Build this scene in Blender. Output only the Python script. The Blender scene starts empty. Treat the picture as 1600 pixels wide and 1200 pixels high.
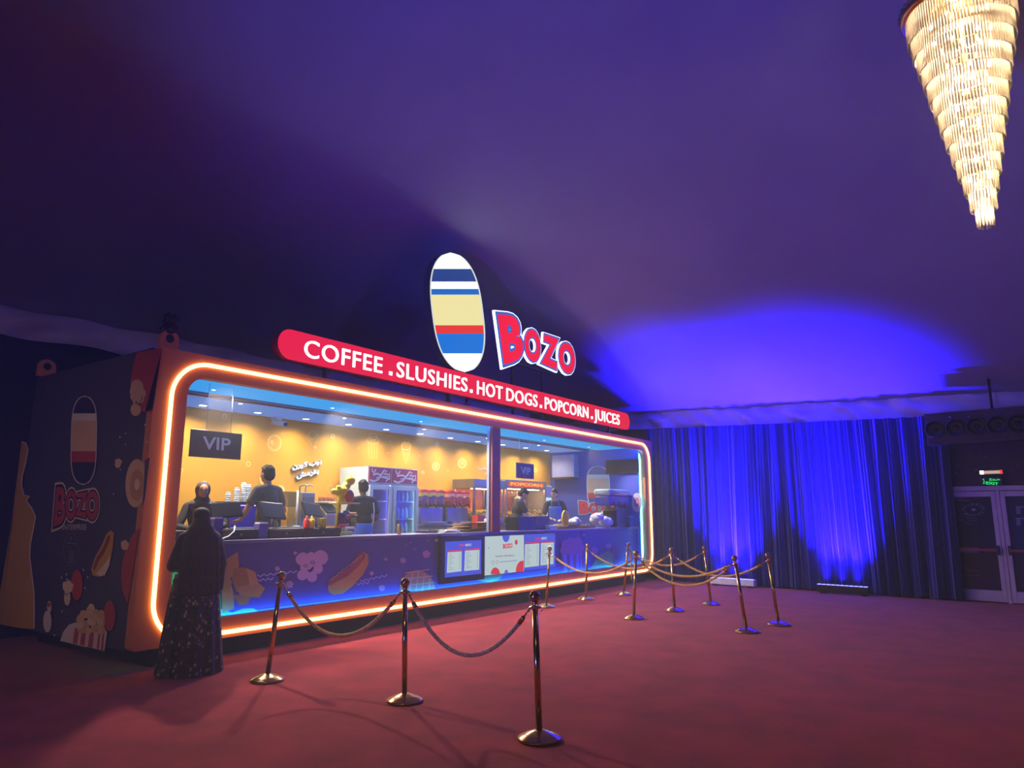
import bpy, bmesh, math, random
from mathutils import Vector, Matrix, Euler
random.seed(7)
sc = bpy.context.scene
C = bpy.context.collection

# ------------------------------------------------------------------ camera, world, exposure
FPX, PITCH, AZ, EYE = 1107.0, math.radians(10.4), math.radians(35.7), 1.6
CF = Vector((math.cos(AZ)*math.cos(PITCH), math.sin(AZ)*math.cos(PITCH), math.sin(PITCH)))
CR = Vector((math.sin(AZ), -math.cos(AZ), 0))
CU = CR.cross(CF)
CO = Vector((0, 0, EYE))
cam_d = bpy.data.cameras.new('camera'); cam = bpy.data.objects.new('camera', cam_d); C.objects.link(cam)
cam_d.sensor_width = 36; cam_d.lens = 36*FPX/1600; cam_d.clip_end = 200
M = Matrix((CR, CU, -CF)).transposed().to_4x4(); M.translation = CO
cam.matrix_world = M
sc.camera = cam
sc.view_settings.view_transform = 'Standard'; sc.view_settings.look = 'None'
sc.view_settings.gamma = 1; sc.view_settings.use_curve_mapping = False
sc.view_settings.exposure = 0.0
w = bpy.data.worlds.new('world'); sc.world = w; w.use_nodes = True
bg = w.node_tree.nodes['Background']
bg.inputs[0].default_value = (0.16, 0.11, 0.36, 1); bg.inputs[1].default_value = 0.030
sc.cycles.max_bounces = 6; sc.cycles.diffuse_bounces = 3; sc.cycles.glossy_bounces = 3
sc.cycles.transmission_bounces = 4; sc.cycles.transparent_max_bounces = 8
sc.cycles.sample_clamp_indirect = 4; sc.cycles.caustics_reflective = False; sc.cycles.caustics_refractive = False
sc.cycles.use_denoising = True

def lamp(name, kind, loc, target, power, color, **kw):
    d = bpy.data.lights.new(name, kind); o = bpy.data.objects.new(name, d); C.objects.link(o)
    d.energy = power; d.color = color
    for k, v in kw.items(): setattr(d, k, v)
    o.location = loc
    if target is not None:
        o.rotation_euler = (Vector(target)-Vector(loc)).to_track_quat('-Z', 'Y').to_euler()
    return o
# blue and violet stage wash standing behind the viewpoint, aimed up into the tent roof
lamp('wash_light', 'SPOT', (-3.0, 3.6, 0.4), (11.0, 3.0, 7.6), 3800, (0.06, 0.085, 1.0), spot_size=1.15, spot_blend=1, shadow_soft_size=0.3)
lamp('wash_light', 'SPOT', (7.5, -8, 0.4), (13, 4, 5.5), 700, (0.16, 0.10, 1.0), spot_size=1.6, spot_blend=1, shadow_soft_size=0.3)
# unseen warm fill spots, added to brighten the carpet and the kiosk's side panel
lamp('added_fill', 'SPOT', (-2.5, 0.5, 5.6), (2.2, 7, 0.3), 300, (1.0, 0.66, 0.56), spot_size=1.25, spot_blend=1, shadow_soft_size=0.4)
lamp('added_fill', 'SPOT', (-4.5, 5.5, 2.9), (3.9, 9.2, 1.7), 330, (1.0, 0.78, 0.68), spot_size=0.62, spot_blend=1, shadow_soft_size=0.3)

# ------------------------------------------------------------------ helpers
def at(px, py, P0, N):
    d = CF + CR*((px-800)/FPX) + CU*((600-py)/FPX)
    t = (Vector(P0)-CO).dot(N)/d.dot(N)
    return CO + d*t
def lin(c):
    f = lambda x: x/12.92 if x <= 0.04045 else ((x+0.055)/1.055)**2.4
    return tuple(f(x/255) for x in c)
MATS = {}
def mat(key, rgb=(128, 128, 128), rough=0.6, metal=0.0, vary=0.10, scale=6.0, bump=0.0, bscale=60.0, emit=0.0, ecol=None, coat=0.0, spec=0.5, sheen=0.0, trans=0.0, alpha=1.0):
    if key in MATS: return MATS[key]
    m = bpy.data.materials.new(key); m.use_nodes = True; nt = m.node_tree
    b = nt.nodes['Principled BSDF']
    col = lin(rgb)
    tc = nt.nodes.new('ShaderNodeTexCoord'); nz = nt.nodes.new('ShaderNodeTexNoise')
    nz.inputs['Scale'].default_value = scale; nz.inputs['Detail'].default_value = 4
    nt.links.new(tc.outputs['Object'], nz.inputs['Vector'])
    rp = nt.nodes.new('ShaderNodeValToRGB')
    rp.color_ramp.elements[0].position = 0.3; rp.color_ramp.elements[1].position = 0.7
    rp.color_ramp.elements[0].color = tuple(c*(1-vary) for c in col)+(1,)
    rp.color_ramp.elements[1].color = tuple(min(1, c*(1+vary)) for c in col)+(1,)
    nt.links.new(nz.outputs['Fac'], rp.inputs[0]); nt.links.new(rp.outputs[0], b.inputs['Base Color'])
    b.inputs['Roughness'].default_value = rough; b.inputs['Metallic'].default_value = metal
    b.inputs['Specular IOR Level'].default_value = spec
    b.inputs['Coat Weight'].default_value = coat; b.inputs['Sheen Weight'].default_value = sheen
    b.inputs['Transmission Weight'].default_value = trans; b.inputs['Alpha'].default_value = alpha
    if emit:
        b.inputs['Emission Color'].default_value = tuple(ecol or col)+(1,); b.inputs['Emission Strength'].default_value = emit
    if bump:
        n2 = nt.nodes.new('ShaderNodeTexNoise'); n2.inputs['Scale'].default_value = bscale; n2.inputs['Detail'].default_value = 5
        nt.links.new(tc.outputs['Object'], n2.inputs['Vector'])
        bp = nt.nodes.new('ShaderNodeBump'); bp.inputs['Strength'].default_value = bump; bp.inputs['Distance'].default_value = 0.02
        nt.links.new(n2.outputs['Fac'], bp.inputs['Height']); nt.links.new(bp.outputs[0], b.inputs['Normal'])
    MATS[key] = m
    return m
def glow(key, col, strength):
    """something that gives off light: col is linear"""
    if key in MATS: return MATS[key]
    m = bpy.data.materials.new(key); m.use_nodes = True; nt = m.node_tree
    nt.nodes.remove(nt.nodes['Principled BSDF'])
    e = nt.nodes.new('ShaderNodeEmission'); e.inputs[0].default_value = tuple(col)+(1,); e.inputs[1].default_value = strength
    nt.links.new(e.outputs[0], nt.nodes['Material Output'].inputs[0])
    MATS[key] = m
    return m
def lit(rgb, s=1.0):
    return glow('lit_%d_%d_%d_%.2f' % (*rgb, s), lin(rgb), s)
def ink(rgb, rough=0.45):
    return mat('ink_%d_%d_%d' % rgb, rgb, rough, vary=0.04)

def mworld(o):
    m = o.matrix_basis.copy(); p = o.parent
    while p: m = p.matrix_basis @ m; p = p.parent
    return m
class MB:
    def __init__(s): s.v = []; s.f = []; s.m = []; s.s = []
    def add(s, vs, fs, mi=0, smooth=False):
        b = len(s.v); s.v += [Vector(p) for p in vs]
        for f in fs: s.f.append([b+i for i in f]); s.m.append(mi); s.s.append(smooth)
        return s
    def box(s, a, b, mi=0):
        (x0, y0, z0), (x1, y1, z1) = a, b
        return s.add([(x0,y0,z0),(x1,y0,z0),(x1,y1,z0),(x0,y1,z0),(x0,y0,z1),(x1,y0,z1),(x1,y1,z1),(x0,y1,z1)],
              [(0,3,2,1),(4,5,6,7),(0,1,5,4),(1,2,6,5),(2,3,7,6),(3,0,4,7)], mi)
    def obox(s, c, size, rot=None, mi=0):
        R = Euler(rot or (0,0,0)).to_matrix(); h = Vector(size)*0.5; c = Vector(c)
        P = [c+R@Vector((sx*h.x, sy*h.y, sz*h.z)) for sz in (-1,1) for sx, sy in ((-1,-1),(1,-1),(1,1),(-1,1))]
        return s.add(P, [(0,3,2,1),(4,5,6,7),(0,1,5,4),(1,2,6,5),(2,3,7,6),(3,0,4,7)], mi)
    def tube(s, pts, r, n=10, closed=False, cap=True, mi=0, smooth=True, flat=1.0):
        pts = [Vector(p) for p in pts]; N = len(pts); r = r if isinstance(r, (list, tuple)) else [r]*N
        vs = []; u = None
        for i in range(N):
            if closed: t = pts[(i+1) % N]-pts[i-1]
            else: t = pts[min(i+1, N-1)]-pts[max(i-1, 0)]
            t.normalize()
            if u is None:
                u = t.orthogonal() if abs(t.z) > 0.95 else Vector((0,0,1)).cross(t)
            u = (u-t*u.dot(t)); u.normalize(); v = t.cross(u)
            for k in range(n):
                a = 2*math.pi*k/n; vs.append(pts[i]+u*math.cos(a)*r[i]+v*math.sin(a)*r[i]*flat)
        fs = [(i*n+k, i*n+(k+1) % n, ((i+1) % N)*n+(k+1) % n, ((i+1) % N)*n+k) for i in range(N if closed else N-1) for k in range(n)]
        s.add(vs, fs, mi, smooth)
        if cap and not closed:
            b = len(s.v)-len(vs)
            s.f.append([b+k for k in range(n)][::-1]); s.m.append(mi); s.s.append(False)
            s.f.append([b+(N-1)*n+k for k in range(n)]); s.m.append(mi); s.s.append(False)
        return s
    def lathe(s, prof, c=(0,0,0), n=24, mi=0, smooth=True):
        c = Vector(c); vs = []; P = len(prof)
        for r, z in prof:
            for k in range(n):
                a = 2*math.pi*k/n; vs.append(c+Vector((r*math.cos(a), r*math.sin(a), z)))
        fs = [(i*n+k, i*n+(k+1) % n, (i+1)*n+(k+1) % n, (i+1)*n+k) for i in range(P-1) for k in range(n)]
        fs += [tuple(range(n))[::-1], tuple((P-1)*n+k for k in range(n))]
        return s.add(vs, fs, mi, smooth)
    def ell(s, c, r, rot=None, nu=16, nv=10, mi=0):
        c = Vector(c); R = Euler(rot or (0,0,0)).to_matrix(); r = r if isinstance(r, (list, tuple)) else (r, r, r)
        vs = [c+R@Vector((0,0,-r[2]))]
        for j in range(1, nv):
            p = -math.pi/2+math.pi*j/nv
            for k in range(nu):
                a = 2*math.pi*k/nu
                vs.append(c+R@Vector((r[0]*math.cos(p)*math.cos(a), r[1]*math.cos(p)*math.sin(a), r[2]*math.sin(p))))
        vs.append(c+R@Vector((0,0,r[2])))
        fs = [(0, 1+(k+1) % nu, 1+k) for k in range(nu)]
        fs += [(1+j*nu+k, 1+j*nu+(k+1) % nu, 1+(j+1)*nu+(k+1) % nu, 1+(j+1)*nu+k) for j in range(nv-2) for k in range(nu)]
        L = len(vs)-1; b = 1+(nv-2)*nu
        fs += [(b+k, b+(k+1) % nu, L) for k in range(nu)]
        return s.add(vs, fs, mi, True)
    def grid(s, rows, mi=0, smooth=True, closed=False):
        n = len(rows[0]); vs = [p for r in rows for p in r]
        K = n if closed else n-1
        return s.add(vs, [(i*n+k, i*n+(k+1) % n, (i+1)*n+(k+1) % n, (i+1)*n+k) for i in range(len(rows)-1) for k in range(K)], mi, smooth)
    def slab(s, poly, N, d, mi=0, mside=None):
        """polygon of 3D points extruded by d along -N (front face at poly)"""
        n = len(poly); N = Vector(N)
        s.add(list(poly)+[Vector(p)-N*d for p in poly], [tuple(range(n)), tuple(range(2*n-1, n-1, -1))], mi)
        if mside is not None: s.m[-1] = mside
        b = len(s.v)-2*n
        for k in range(n):
            s.f.append([b+k, b+(k+1) % n, b+n+(k+1) % n, b+n+k]); s.m.append(mi if mside is None else mside); s.s.append(False)
        return s
    def build(s, name, mats, parent=None, local=False, bevel=0.0, seg=2):
        me = bpy.data.meshes.new(name)
        vs = s.v
        if parent is not None and not local:
            inv = mworld(parent).inverted(); vs = [inv@p for p in s.v]
        me.from_pydata([tuple(p) for p in vs], [], s.f)
        for i, p in enumerate(me.polygons): p.material_index = s.m[i]; p.use_smooth = s.s[i]
        for m in (mats if isinstance(mats, (list, tuple)) else [mats]): me.materials.append(m)
        o = bpy.data.objects.new(name, me); C.objects.link(o)
        if parent is not None: o.parent = parent
        if bevel:
            bv = o.modifiers.new('bevel', 'BEVEL'); bv.width = bevel; bv.segments = seg; bv.limit_method = 'ANGLE'
        return o
def tag(o, label, cat, group=None):
    o['label'] = label; o['category'] = cat
    if group: o['group'] = group
    return o
def thing(name, label, cat, loc=(0,0,0), rz=0.0, group=None):
    o = bpy.data.objects.new(name, None); C.objects.link(o); o.empty_display_size = 0.1
    o.location = loc; o.rotation_euler = (0, 0, rz)
    return tag(o, label, cat, group)
def struct(o): o['kind'] = 'structure'; return o
def origin(o, p):
    """move a mesh's origin to p without moving the mesh"""
    o.data.transform(Matrix.Translation(-Vector(p))); o.location = p; return o
def dup(root, loc, rz=0.0, label=None, group=None):
    def cp(o, par):
        c = o.copy(); C.objects.link(c)
        if par: c.parent = par
        for ch in [x for x in KIDS.get(o.name, [])]: cp(ch, c)
        return c
    KIDS = {}
    for o in list(C.objects):
        if o.parent: KIDS.setdefault(o.parent.name, []).append(o)
    r = cp(root, None); r.location = loc; r.rotation_euler = (0, 0, rz)
    if label: r['label'] = label
    if group: r['group'] = group
    return r
def kids(o): return [x for x in C.objects if x.parent == o]

TXT = {}
def text(s, off=0.0, ext=0.0, sp=1.0):
    k = (s, off, ext, sp)
    if k in TXT: return TXT[k]
    cu = bpy.data.curves.new('txt', 'FONT'); cu.body = s; cu.offset = off; cu.extrude = ext; cu.resolution_u = 4; cu.space_character = sp
    o = bpy.data.objects.new('txt', cu); C.objects.link(o)
    dg = bpy.context.evaluated_depsgraph_get(); dg.update()
    me = o.evaluated_get(dg).to_mesh()
    vs = [Vector(v.co) for v in me.vertices]; fs = [tuple(p.vertices) for p in me.polygons]
    o.evaluated_get(dg).to_mesh_clear()
    bpy.data.objects.remove(o); bpy.data.curves.remove(cu)
    TXT[k] = (vs, fs)
    return TXT[k]
def bbox(vs): return min(p.x for p in vs), max(p.x for p in vs), min(p.y for p in vs), max(p.y for p in vs)

class Print:
    """flat printed artwork on a plane: P0 a point on it, N its outward normal"""
    def __init__(s, P0, N, lift=0.003):
        s.P0 = Vector(P0); s.N = Vector(N).normalized(); s.mb = MB(); s.mats = []; s.lay = 0; s.lift = lift
    def mi(s, m):
        if m not in s.mats: s.mats.append(m)
        return s.mats.index(m)
    def p(s, px, py): return at(px, py, s.P0+s.N*(s.lift+0.0002*s.lay), s.N)
    def poly(s, pts, m):
        s.lay += 1; s.mb.add([s.p(*q) for q in pts], [tuple(range(len(pts)))], s.mi(m)); return s
    def disc(s, x, y, rx, ry=None, m=None, rot=0.0, a0=0, a1=360, n=28):
        ry = rx if ry is None else ry; c, sn = math.cos(rot), math.sin(rot)
        pts = []
        for k in range(n+(0 if a1-a0 == 360 else 1)):
            a = math.radians(a0+(a1-a0)*k/n); u, v = rx*math.cos(a), ry*math.sin(a)
            pts.append((x+u*c-v*sn, y+u*sn+v*c))
        return s.poly(pts, m)
    def line(s, pts, wd, m, closed=False):
        s.lay += 1; n = len(pts); L = []; R = []
        for i in range(n):
            a = pts[i-1] if (closed or i > 0) else pts[0]; b = pts[(i+1) % n] if (closed or i < n-1) else pts[-1]
            dx, dy = b[0]-a[0], b[1]-a[1]; l = math.hypot(dx, dy) or 1
            L.append((pts[i][0]-dy/l*wd/2, pts[i][1]+dx/l*wd/2)); R.append((pts[i][0]+dy/l*wd/2, pts[i][1]-dx/l*wd/2))
        vs = [s.p(*q) for q in L+R]
        s.mb.add(vs, [(i, (i+1) % n, n+(i+1) % n, n+i) for i in range(n if closed else n-1)], s.mi(m)); return s
    def ring(s, x, y, rx, ry, wd, m, n=28, rot=0.0):
        c, sn = math.cos(rot), math.sin(rot)
        return s.line([(x+rx*math.cos(t)*c-ry*math.sin(t)*sn, y+rx*math.cos(t)*sn+ry*math.sin(t)*c) for t in [2*math.pi*k/n for k in range(n)]], wd, m, True)
    def zig(s, x0, y0, x1, y1, n, amp, wd, m):
        return s.line([(x0+(x1-x0)*k/n, y0+(y1-y0)*k/n+(amp if k % 2 else -amp)) for k in range(n+1)], wd, m)
    def txt(s, t, quad, m, off=0.0, ref=None, ext=0.0, depth=0.0):
        """quad TL TR BR BL in photo pixels"""
        s.lay += 1
        vs, fs = text(t, off, ext); x0, x1, y0, y1 = bbox(text(t, off if ref is None else ref)[0])
        TL, TR, BR, BL = [s.p(*q) for q in quad]
        out = []
        for q in vs:
            u = (q.x-x0)/(x1-x0); v = (q.y-y0)/(y1-y0)
            out.append((BL*(1-u)+BR*u)*(1-v)+(TL*(1-u)+TR*u)*v + (s.N*((q.z+ext)/(2*ext)*depth) if ext else Vector()))
        s.mb.add(out, fs, s.mi(m)); return s
    def build(s, name, parent): return s.mb.build(name, s.mats, parent)
def zp(pts, x0, y0, k): return [(x0+x/k, y0+y/k) for x, y in pts]

# ------------------------------------------------------------------ shared materials
black = mat('black_plastic', (26, 24, 28), 0.35); blackm = mat('black_matte', (22, 20, 24), 0.8)
white = mat('white_paint', (232, 234, 232), 0.4); steel = mat('steel', (190, 192, 195), 0.28, 1.0)
brass = mat('polished_brass', (205, 165, 105), 0.16, 1.0, vary=0.05)
kraft = mat('kraft_paper', (150, 115, 78), 0.85, vary=0.2)
# thin stage haze fills the tent
vs_ = w.node_tree.nodes.new('ShaderNodeVolumeScatter'); vs_.inputs['Density'].default_value = 0.010; vs_.inputs['Anisotropy'].default_value = 0.35
w.node_tree.links.new(vs_.outputs[0], w.node_tree.nodes['World Output'].inputs['Volume'])

# ------------------------------------------------------------------ the tent: floor, walls, roof, valances
def wallx(y): return 16.1+0.13*y
WN = Vector((-1, 0.13, 0)).normalized()          # right wall's normal, into the room
WT = Vector((0.13, 1, 0)).normalized()
def WP(y, z, off=0.0): return Vector((wallx(y), y, z))+WN*off
def wat(px, py, off=0.0): return at(px, py, Vector((16.1, 0, 0))+WN*off, WN)
YB = 11.05
carpet = mat('red_carpet', (158, 42, 50), 0.95, vary=0.22, scale=2.2, bump=0.6, bscale=140, sheen=0.15, spec=0.1)
struct(MB().add([(-12,-12,0),(18,-12,0),(18,YB+.3,0),(-12,YB+.3,0)], [(0,1,2,3)]).build('floor', carpet))
drape = mat('dark_drape', (40, 34, 42), 0.9, vary=0.15, scale=3)
struct(MB().box((-12, YB, 0), (18, YB+.1, 4.45)).build('wall_back', drape))
# right wall, a dark printed board with pale specks
wm = MB(); a = WP(-12, 0); b = WP(YB, 0); o_ = -WN*0.1
wm.add([a, b, b+o_, a+o_]+[p+Vector((0,0,4.3)) for p in (a, b, b+o_, a+o_)], [(0,1,5,4),(1,2,6,5),(2,3,7,6),(3,0,4,7),(4,5,6,7),(3,2,1,0)])
board = mat('dark_wall_board', (58, 42, 66), 0.7, vary=0.12, scale=2)
wright = struct(wm.build('wall_right', board))
pr = Print((16.1, 0, 0), WN, 0.004)
rs = random.Random(3)
for _ in range(34):
    x, y = rs.uniform(1482, 1600), rs.uniform(698, 760)
    pr.disc(x, y, rs.choice((0.5, 0.7, 1.1)), None, ink((150, 130, 165)), n=8)
pr.build('printed_specks', wright)

def eave_r(y): return 3.82+0.045*y
def smin(a, b, k):
    h = max(0.0, min(1.0, 0.5+0.5*(b-a)/k)); return b+(a-b)*h-k*h*(1-h)
def roofz(x, y):
    d = wallx(y)-x; e = YB-0.05-y
    h1 = eave_r(y)+0.40*d-0.0035*d*d
    h2 = 4.38+0.66*min(e, 2.6)+(0.42*max(0, e-2.6))
    return smin(smin(h1, h2, 1.3), 9.6, 1.5)
rows = []
ys = [YB-0.05-(22.0*(i/70)**1.35) for i in range(71)]
for y in ys:
    xw = wallx(y)-0.02
    rows.append([Vector((xw-28*(k/90)**1.3, y, 0)) for k in range(91)])
for r in rows:
    for p in r:
        p.z = roofz(p.x, p.y)
rooffab = mat('tent_roof_fabric', (150, 148, 166), 0.85, vary=0.05, scale=0.8)
struct(MB().grid(rows).build('ceiling', rooffab))
# crinkled fabric valances hanging from the eaves
def valance(name, pfun, n, seed):
    rs = random.Random(seed); rows = [[], [], [], [], []]
    ph = [rs.uniform(0, 6) for _ in range(6)]
    for i in range(n+1):
        t = i/n
        for j in range(5):
            f = j/4
            d = 0.07+0.06*f*math.sin(t*70+ph[0]+4*f)+0.045*math.sin(t*143+ph[1]+6*f)+0.04*math.sin(t*31+9*f+ph[2])
            rows[j].append(pfun(t, f, max(0.01, d)))
    o = struct(MB().grid(rows).build(name, valm)); o['label'] = ''
    del o['label']; return o
valm = mat('valance_fabric', (204, 194, 220), 0.4, vary=0.12, scale=2, bump=1.0, bscale=7)
valance('trim_1', lambda t, f, d: WP(-3+13.4*t, eave_r(-3+13.4*t)+0.03-0.42*f, 0.02+d), 260, 1)
valance('trim_2', lambda t, f, d: Vector((-12+28*t, YB-0.02-d*1.6, 4.38-0.41*f)), 420, 2)

# ------------------------------------------------------------------ curtains on the right wall
curt = mat('blue_velvet_curtain', (36, 36, 98), 0.8, vary=0.08, scale=3, sheen=0.25)
def curtain(y0, y1, label, seed):
    rs = random.Random(seed)
    n = int(abs(y1-y0)*120); ph = [rs.uniform(0, 6) for _ in range(5)]
    top, bot = [], []; L = 9
    rows = [[] for _ in range(L+1)]
    for i in range(n+1):
        y = y0+(y1-y0)*i/n
        u = y+0.05*math.sin(2.3*y+ph[0])+0.03*math.sin(6.1*y+ph[3])
        amp = 0.055+0.035*math.sin(1.9*y+ph[1])
        for j in range(L+1):
            f = j/L
            z = (3.78+0.04*(y-7)-0.06)*(1-f)+0.03*f
            uu = u+0.06*f*math.sin(1.3*y+ph[2])
            d = 0.22+amp*(0.7+0.5*f)*math.sin(uu*21+ph[4])+0.025*math.sin(uu*47+1.5*f+ph[0])+0.016*math.sin(uu*95)+0.008*math.sin(uu*151+ph[2])
            rows[j].append(WP(y, z, d))
    o = MB().grid(rows).build('curtain', curt)
    return tag(o, label, 'curtain', 'blue curtains along the right wall')
cy = [wat(px, 800).y for px in (1024, 1106, 1250, 1388, 1498)]
cl = ['dark blue pleated curtain nearest the lit stall, mostly in shadow', 'glowing blue curtain above the left floor uplight, behind the rope posts',
      'glowing blue curtain above the right floor uplight', 'dark navy curtain beside the exit doors under the speaker box']
for k in range(4): curtain(cy[k]+0.03, cy[k+1]+0.01, cl[k], 11+k)

# ------------------------------------------------------------------ blue LED uplight bars on the carpet
def uplight(px0, px1, py, label, white_end):
    P0 = at(px0, py, (0,0,0), Vector((0,0,1))); P1 = at(px1, py, (0,0,0), Vector((0,0,1)))
    yc = (wat(px0, py).y+wat(px1, py).y)/2; half = abs(wat(px0, py).y-wat(px1, py).y)/2
    c = WP(yc, 0, 0.52)
    t = thing('floor_uplight', label, 'light', c, math.atan2(WT.y, WT.x), 'blue floor uplights at the curtain')
    MB().box((-half, -0.07, 0.03), (half, 0.07, 0.17)).build('housing', white if white_end else black, t, local=True, bevel=0.01)
    for s in (-1, 1): MB().box((s*half*0.8-0.04, -0.09, 0.0), (s*half*0.8+0.04, 0.09, 0.035)).build('foot', black, t, local=True)
    e = MB()
    for k in range(int(half*2/0.09)): e.box((-half+0.04+k*0.09, -0.035, 0.168), (-half+0.10+k*0.09, 0.035, 0.178))
    e.build('diode_strip', glow('blue_diodes', (0.10, 0.10, 1.0), 9), t, local=True)
    for s in (-0.6, 0, 0.6):
        q = c+WT*(half*s)+Vector((0,0,0.24))
        lamp('uplight_beam', 'SPOT', q, q+Vector((0,0,3))-WN*0.13, 6500, (0.012, 0.004, 1.0), spot_size=1.3, spot_blend=0.9, shadow_soft_size=0.06)
uplight(1128, 1196, 908, 'white-cased blue LED bar on the carpet behind the rope posts', True)
uplight(1292, 1372, 918, 'black-cased blue LED bar on the carpet under the right bright curtain', False)

# ------------------------------------------------------------------ exit doors, sign, lamp and speaker box on the right wall
alu = mat('white_aluminium', (184, 166, 184), 0.4, 0.0); dglass = mat('dark_door_film', (42, 38, 66), 0.12, vary=0.1, scale=2)
def door(n, ya, yb, hinge_right):
    root = struct(thing('door_%d' % n, '', 'door', WP((ya+yb)/2, 0, 0.0))); del root['label']; del root['category']
    def bx(y0, y1, z0, z1, o0, o1, name, m, bev=0.006):
        mb = MB(); P = [WP(y, z, o) for o in (o0, o1) for (y, z) in ((y0,z0),(y1,z0),(y1,z1),(y0,z1))]
        mb.add(P, [(0,1,2,3),(7,6,5,4),(0,4,5,1),(1,5,6,2),(2,6,7,3),(3,7,4,0)])
        return mb.build(name, m, root, bevel=bev)
    y0, y1 = min(ya, yb), max(ya, yb); H = 2.02
    bx(y0, y0+0.075, 0.02, H, 0.02, 0.09, 'stile', alu); bx(y1-0.075, y1, 0.02, H, 0.02, 0.09, 'stile', alu)
    bx(y0+.075, y1-.075, 0.02, 0.22, 0.02, 0.09, 'bottom_rail', alu); bx(y0+.075, y1-.075, H-0.10, H, 0.02, 0.09, 'top_rail', alu)
    gl = bx(y0+.07, y1-.07, 0.2, H-0.08, 0.03, 0.06, 'glass_pane', dglass, 0)
    zb = 0.92
    bar = bx(y0+0.05, y1-0.05, zb, zb+0.05, 0.12, 0.15, 'push_bar', mat('red_bar', (150, 45, 60), 0.4)); bar['label'] = 'red push bar'
    for yy in (y0+0.03, y1-0.09): bx(yy, yy+0.06, zb-0.06, zb+0.11, 0.09, 0.15, 'bar_bracket', black)
    return root, gl
dA, gA = door(1, 1.62, 0.47, False)
dB, gB = door(2, 0.40, -0.75, True)
fm = MB()
for y0, y1, z0, z1 in ((-0.85, 1.72, 2.03, 2.12), (1.63, 1.72, 0, 2.03), (-0.85, -0.76, 0, 2.03), (0.405, 0.465, 0, 2.03)):
    P = [WP(y, z, o) for o in (0.0, 0.095) for (y, z) in ((y0,z0),(y1,z0),(y1,z1),(y0,z1))]
    fm.add(P, [(0,1,2,3),(7,6,5,4),(0,4,5,1),(1,5,6,2),(2,6,7,3),(3,7,4,0)])
struct(fm.build('trim_3', alu, bevel=0.008))
lilac = ink((150, 140, 175)); dim = ink((92, 84, 122)); gry = ink((86, 98, 112))
pr = Print(WP(0, 0, 0.061), WN, 0.003)
def dz(pts): return zp(pts, 1480, 720, 5.217)
for pts in ([(35,296),(75,300),(145,302)], [(50,318),(110,322),(185,324)]): pr.line(dz(pts), 1.3, dim)
cx_, cy_ = dz([(215, 398)])[0]
pr.disc(cx_, cy_, 3.5, 2.2, lilac, n=12)
for k in range(14):
    a = 2*math.pi*k/14
    pr.line([(cx_+15*math.cos(a), cy_+8*math.sin(a)), (cx_+18*math.cos(a+.2), cy_+10*math.sin(a+.2))], 1.2, lilac if k % 3 else dim)
pr.ring(cx_, cy_, 13, 7.5, 0.6, dim)
for pts in ([(130,435),(235,450)], [(140,455),(225,468)], [(85,485),(120,478),(150,500)], [(150,505),(215,520)], [(225,500),(250,502)], [(160,480),(210,490),(240,480)]): pr.line(dz(pts), 1.0, dim)
pr.poly(dz([(92,705),(255,705),(262,752),(95,745)]), gry)
for pts in ([(110,716),(190,720)], [(118,730),(212,738)]): pr.line(dz(pts), 0.8, lilac)
pr.line(dz([(115,860),(125,840),(150,870),(190,905),(222,885),(245,910)]), 0.8, dim)
for x in (118, 140, 172, 200, 230, 250): pr.line(dz([(x,932),(x+9,940)]), 1.5, dim)
pr.build('printed_graphics', gA)
pr = Print(WP(0, 0, 0.061), WN, 0.003)
for y in (374, 468):
    for k in range(7): pr.line(dz([(562, y+k*9), (600, y+1+k*9)]), 0.9, lilac)
    pr.line(dz([(555, y), (640, y+2)]), 1.2, lilac)
pr.build('printed_notice', gB)

ex = thing('exit_sign', 'small green lit exit sign with Arabic and English words above the doors', 'sign', WP(0.53, 2.2, 0.08))
def wbox(y0, y1, z0, z1, o0, o1, name, m, root, bev=0.006):
    mb = MB(); P = [WP(y, z, o) for o in (o0, o1) for (y, z) in ((y0,z0),(y1,z0),(y1,z1),(y0,z1))]
    mb.add(P, [(0,1,2,3),(7,6,5,4),(0,4,5,1),(1,5,6,2),(2,6,7,3),(3,7,4,0)])
    return mb.build(name, m, root, bevel=bev)
y_l, y_r = wat(1532, 752, .1).y, wat(1567, 752, .1).y; z_t, z_b = wat(1550, 746, .1).z, wat(1550, 760, .1).z
bk = wbox(y_r, y_l, max(z_b, 2.122), z_t+.02, 0.0, 0.10, 'backplate', black, ex)
pr = Print(WP(0, 0, 0.10), WN, 0.003)
green = glow('exit_green', (0.02, 1.0, 0.16), 1.0)
pr.txt('EXIT', [(1540.5,752.4),(1560,754.0),(1560,758.2),(1540.5,756.6)], green, 0.03)
pr.txt('\uFE9D\uFEED\uFEAE\uFEA7', [(1545.5,746.6),(1563,748),(1563,752.6),(1545.5,751.4)], green, 0.03)
pr.line([(1535,749.5),(1537.5,748.2),(1537,751),(1539,752),(1536.5,753),(1538.5,755.5)], 1.0, green)
pr.line([(1536,756),(1538.5,755)], 0.9, green)
pr.build('lettering', bk)
el = thing('emergency_light', 'cream wall lamp glowing white with a red end, above the exit sign', 'light', WP(0.53, 2.4, 0.05))
y_l, y_r = wat(1531, 737, .1).y, wat(1568, 737, .1).y; z_t, z_b = wat(1549, 734.5, .1).z, wat(1549, 741, .1).z
wbox(y_r, y_l, z_b, z_t, 0.0, 0.09, 'housing', mat('cream_plastic', (225, 205, 180), 0.4), el)
yy = wat(1535, 737, .1).y; wbox(yy-0.03, yy+0.03, z_b+0.005, z_t-0.005, 0.085, 0.10, 'bulb', glow('white_bulb', (1, .95, .85), 3), el, 0.003)
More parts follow.
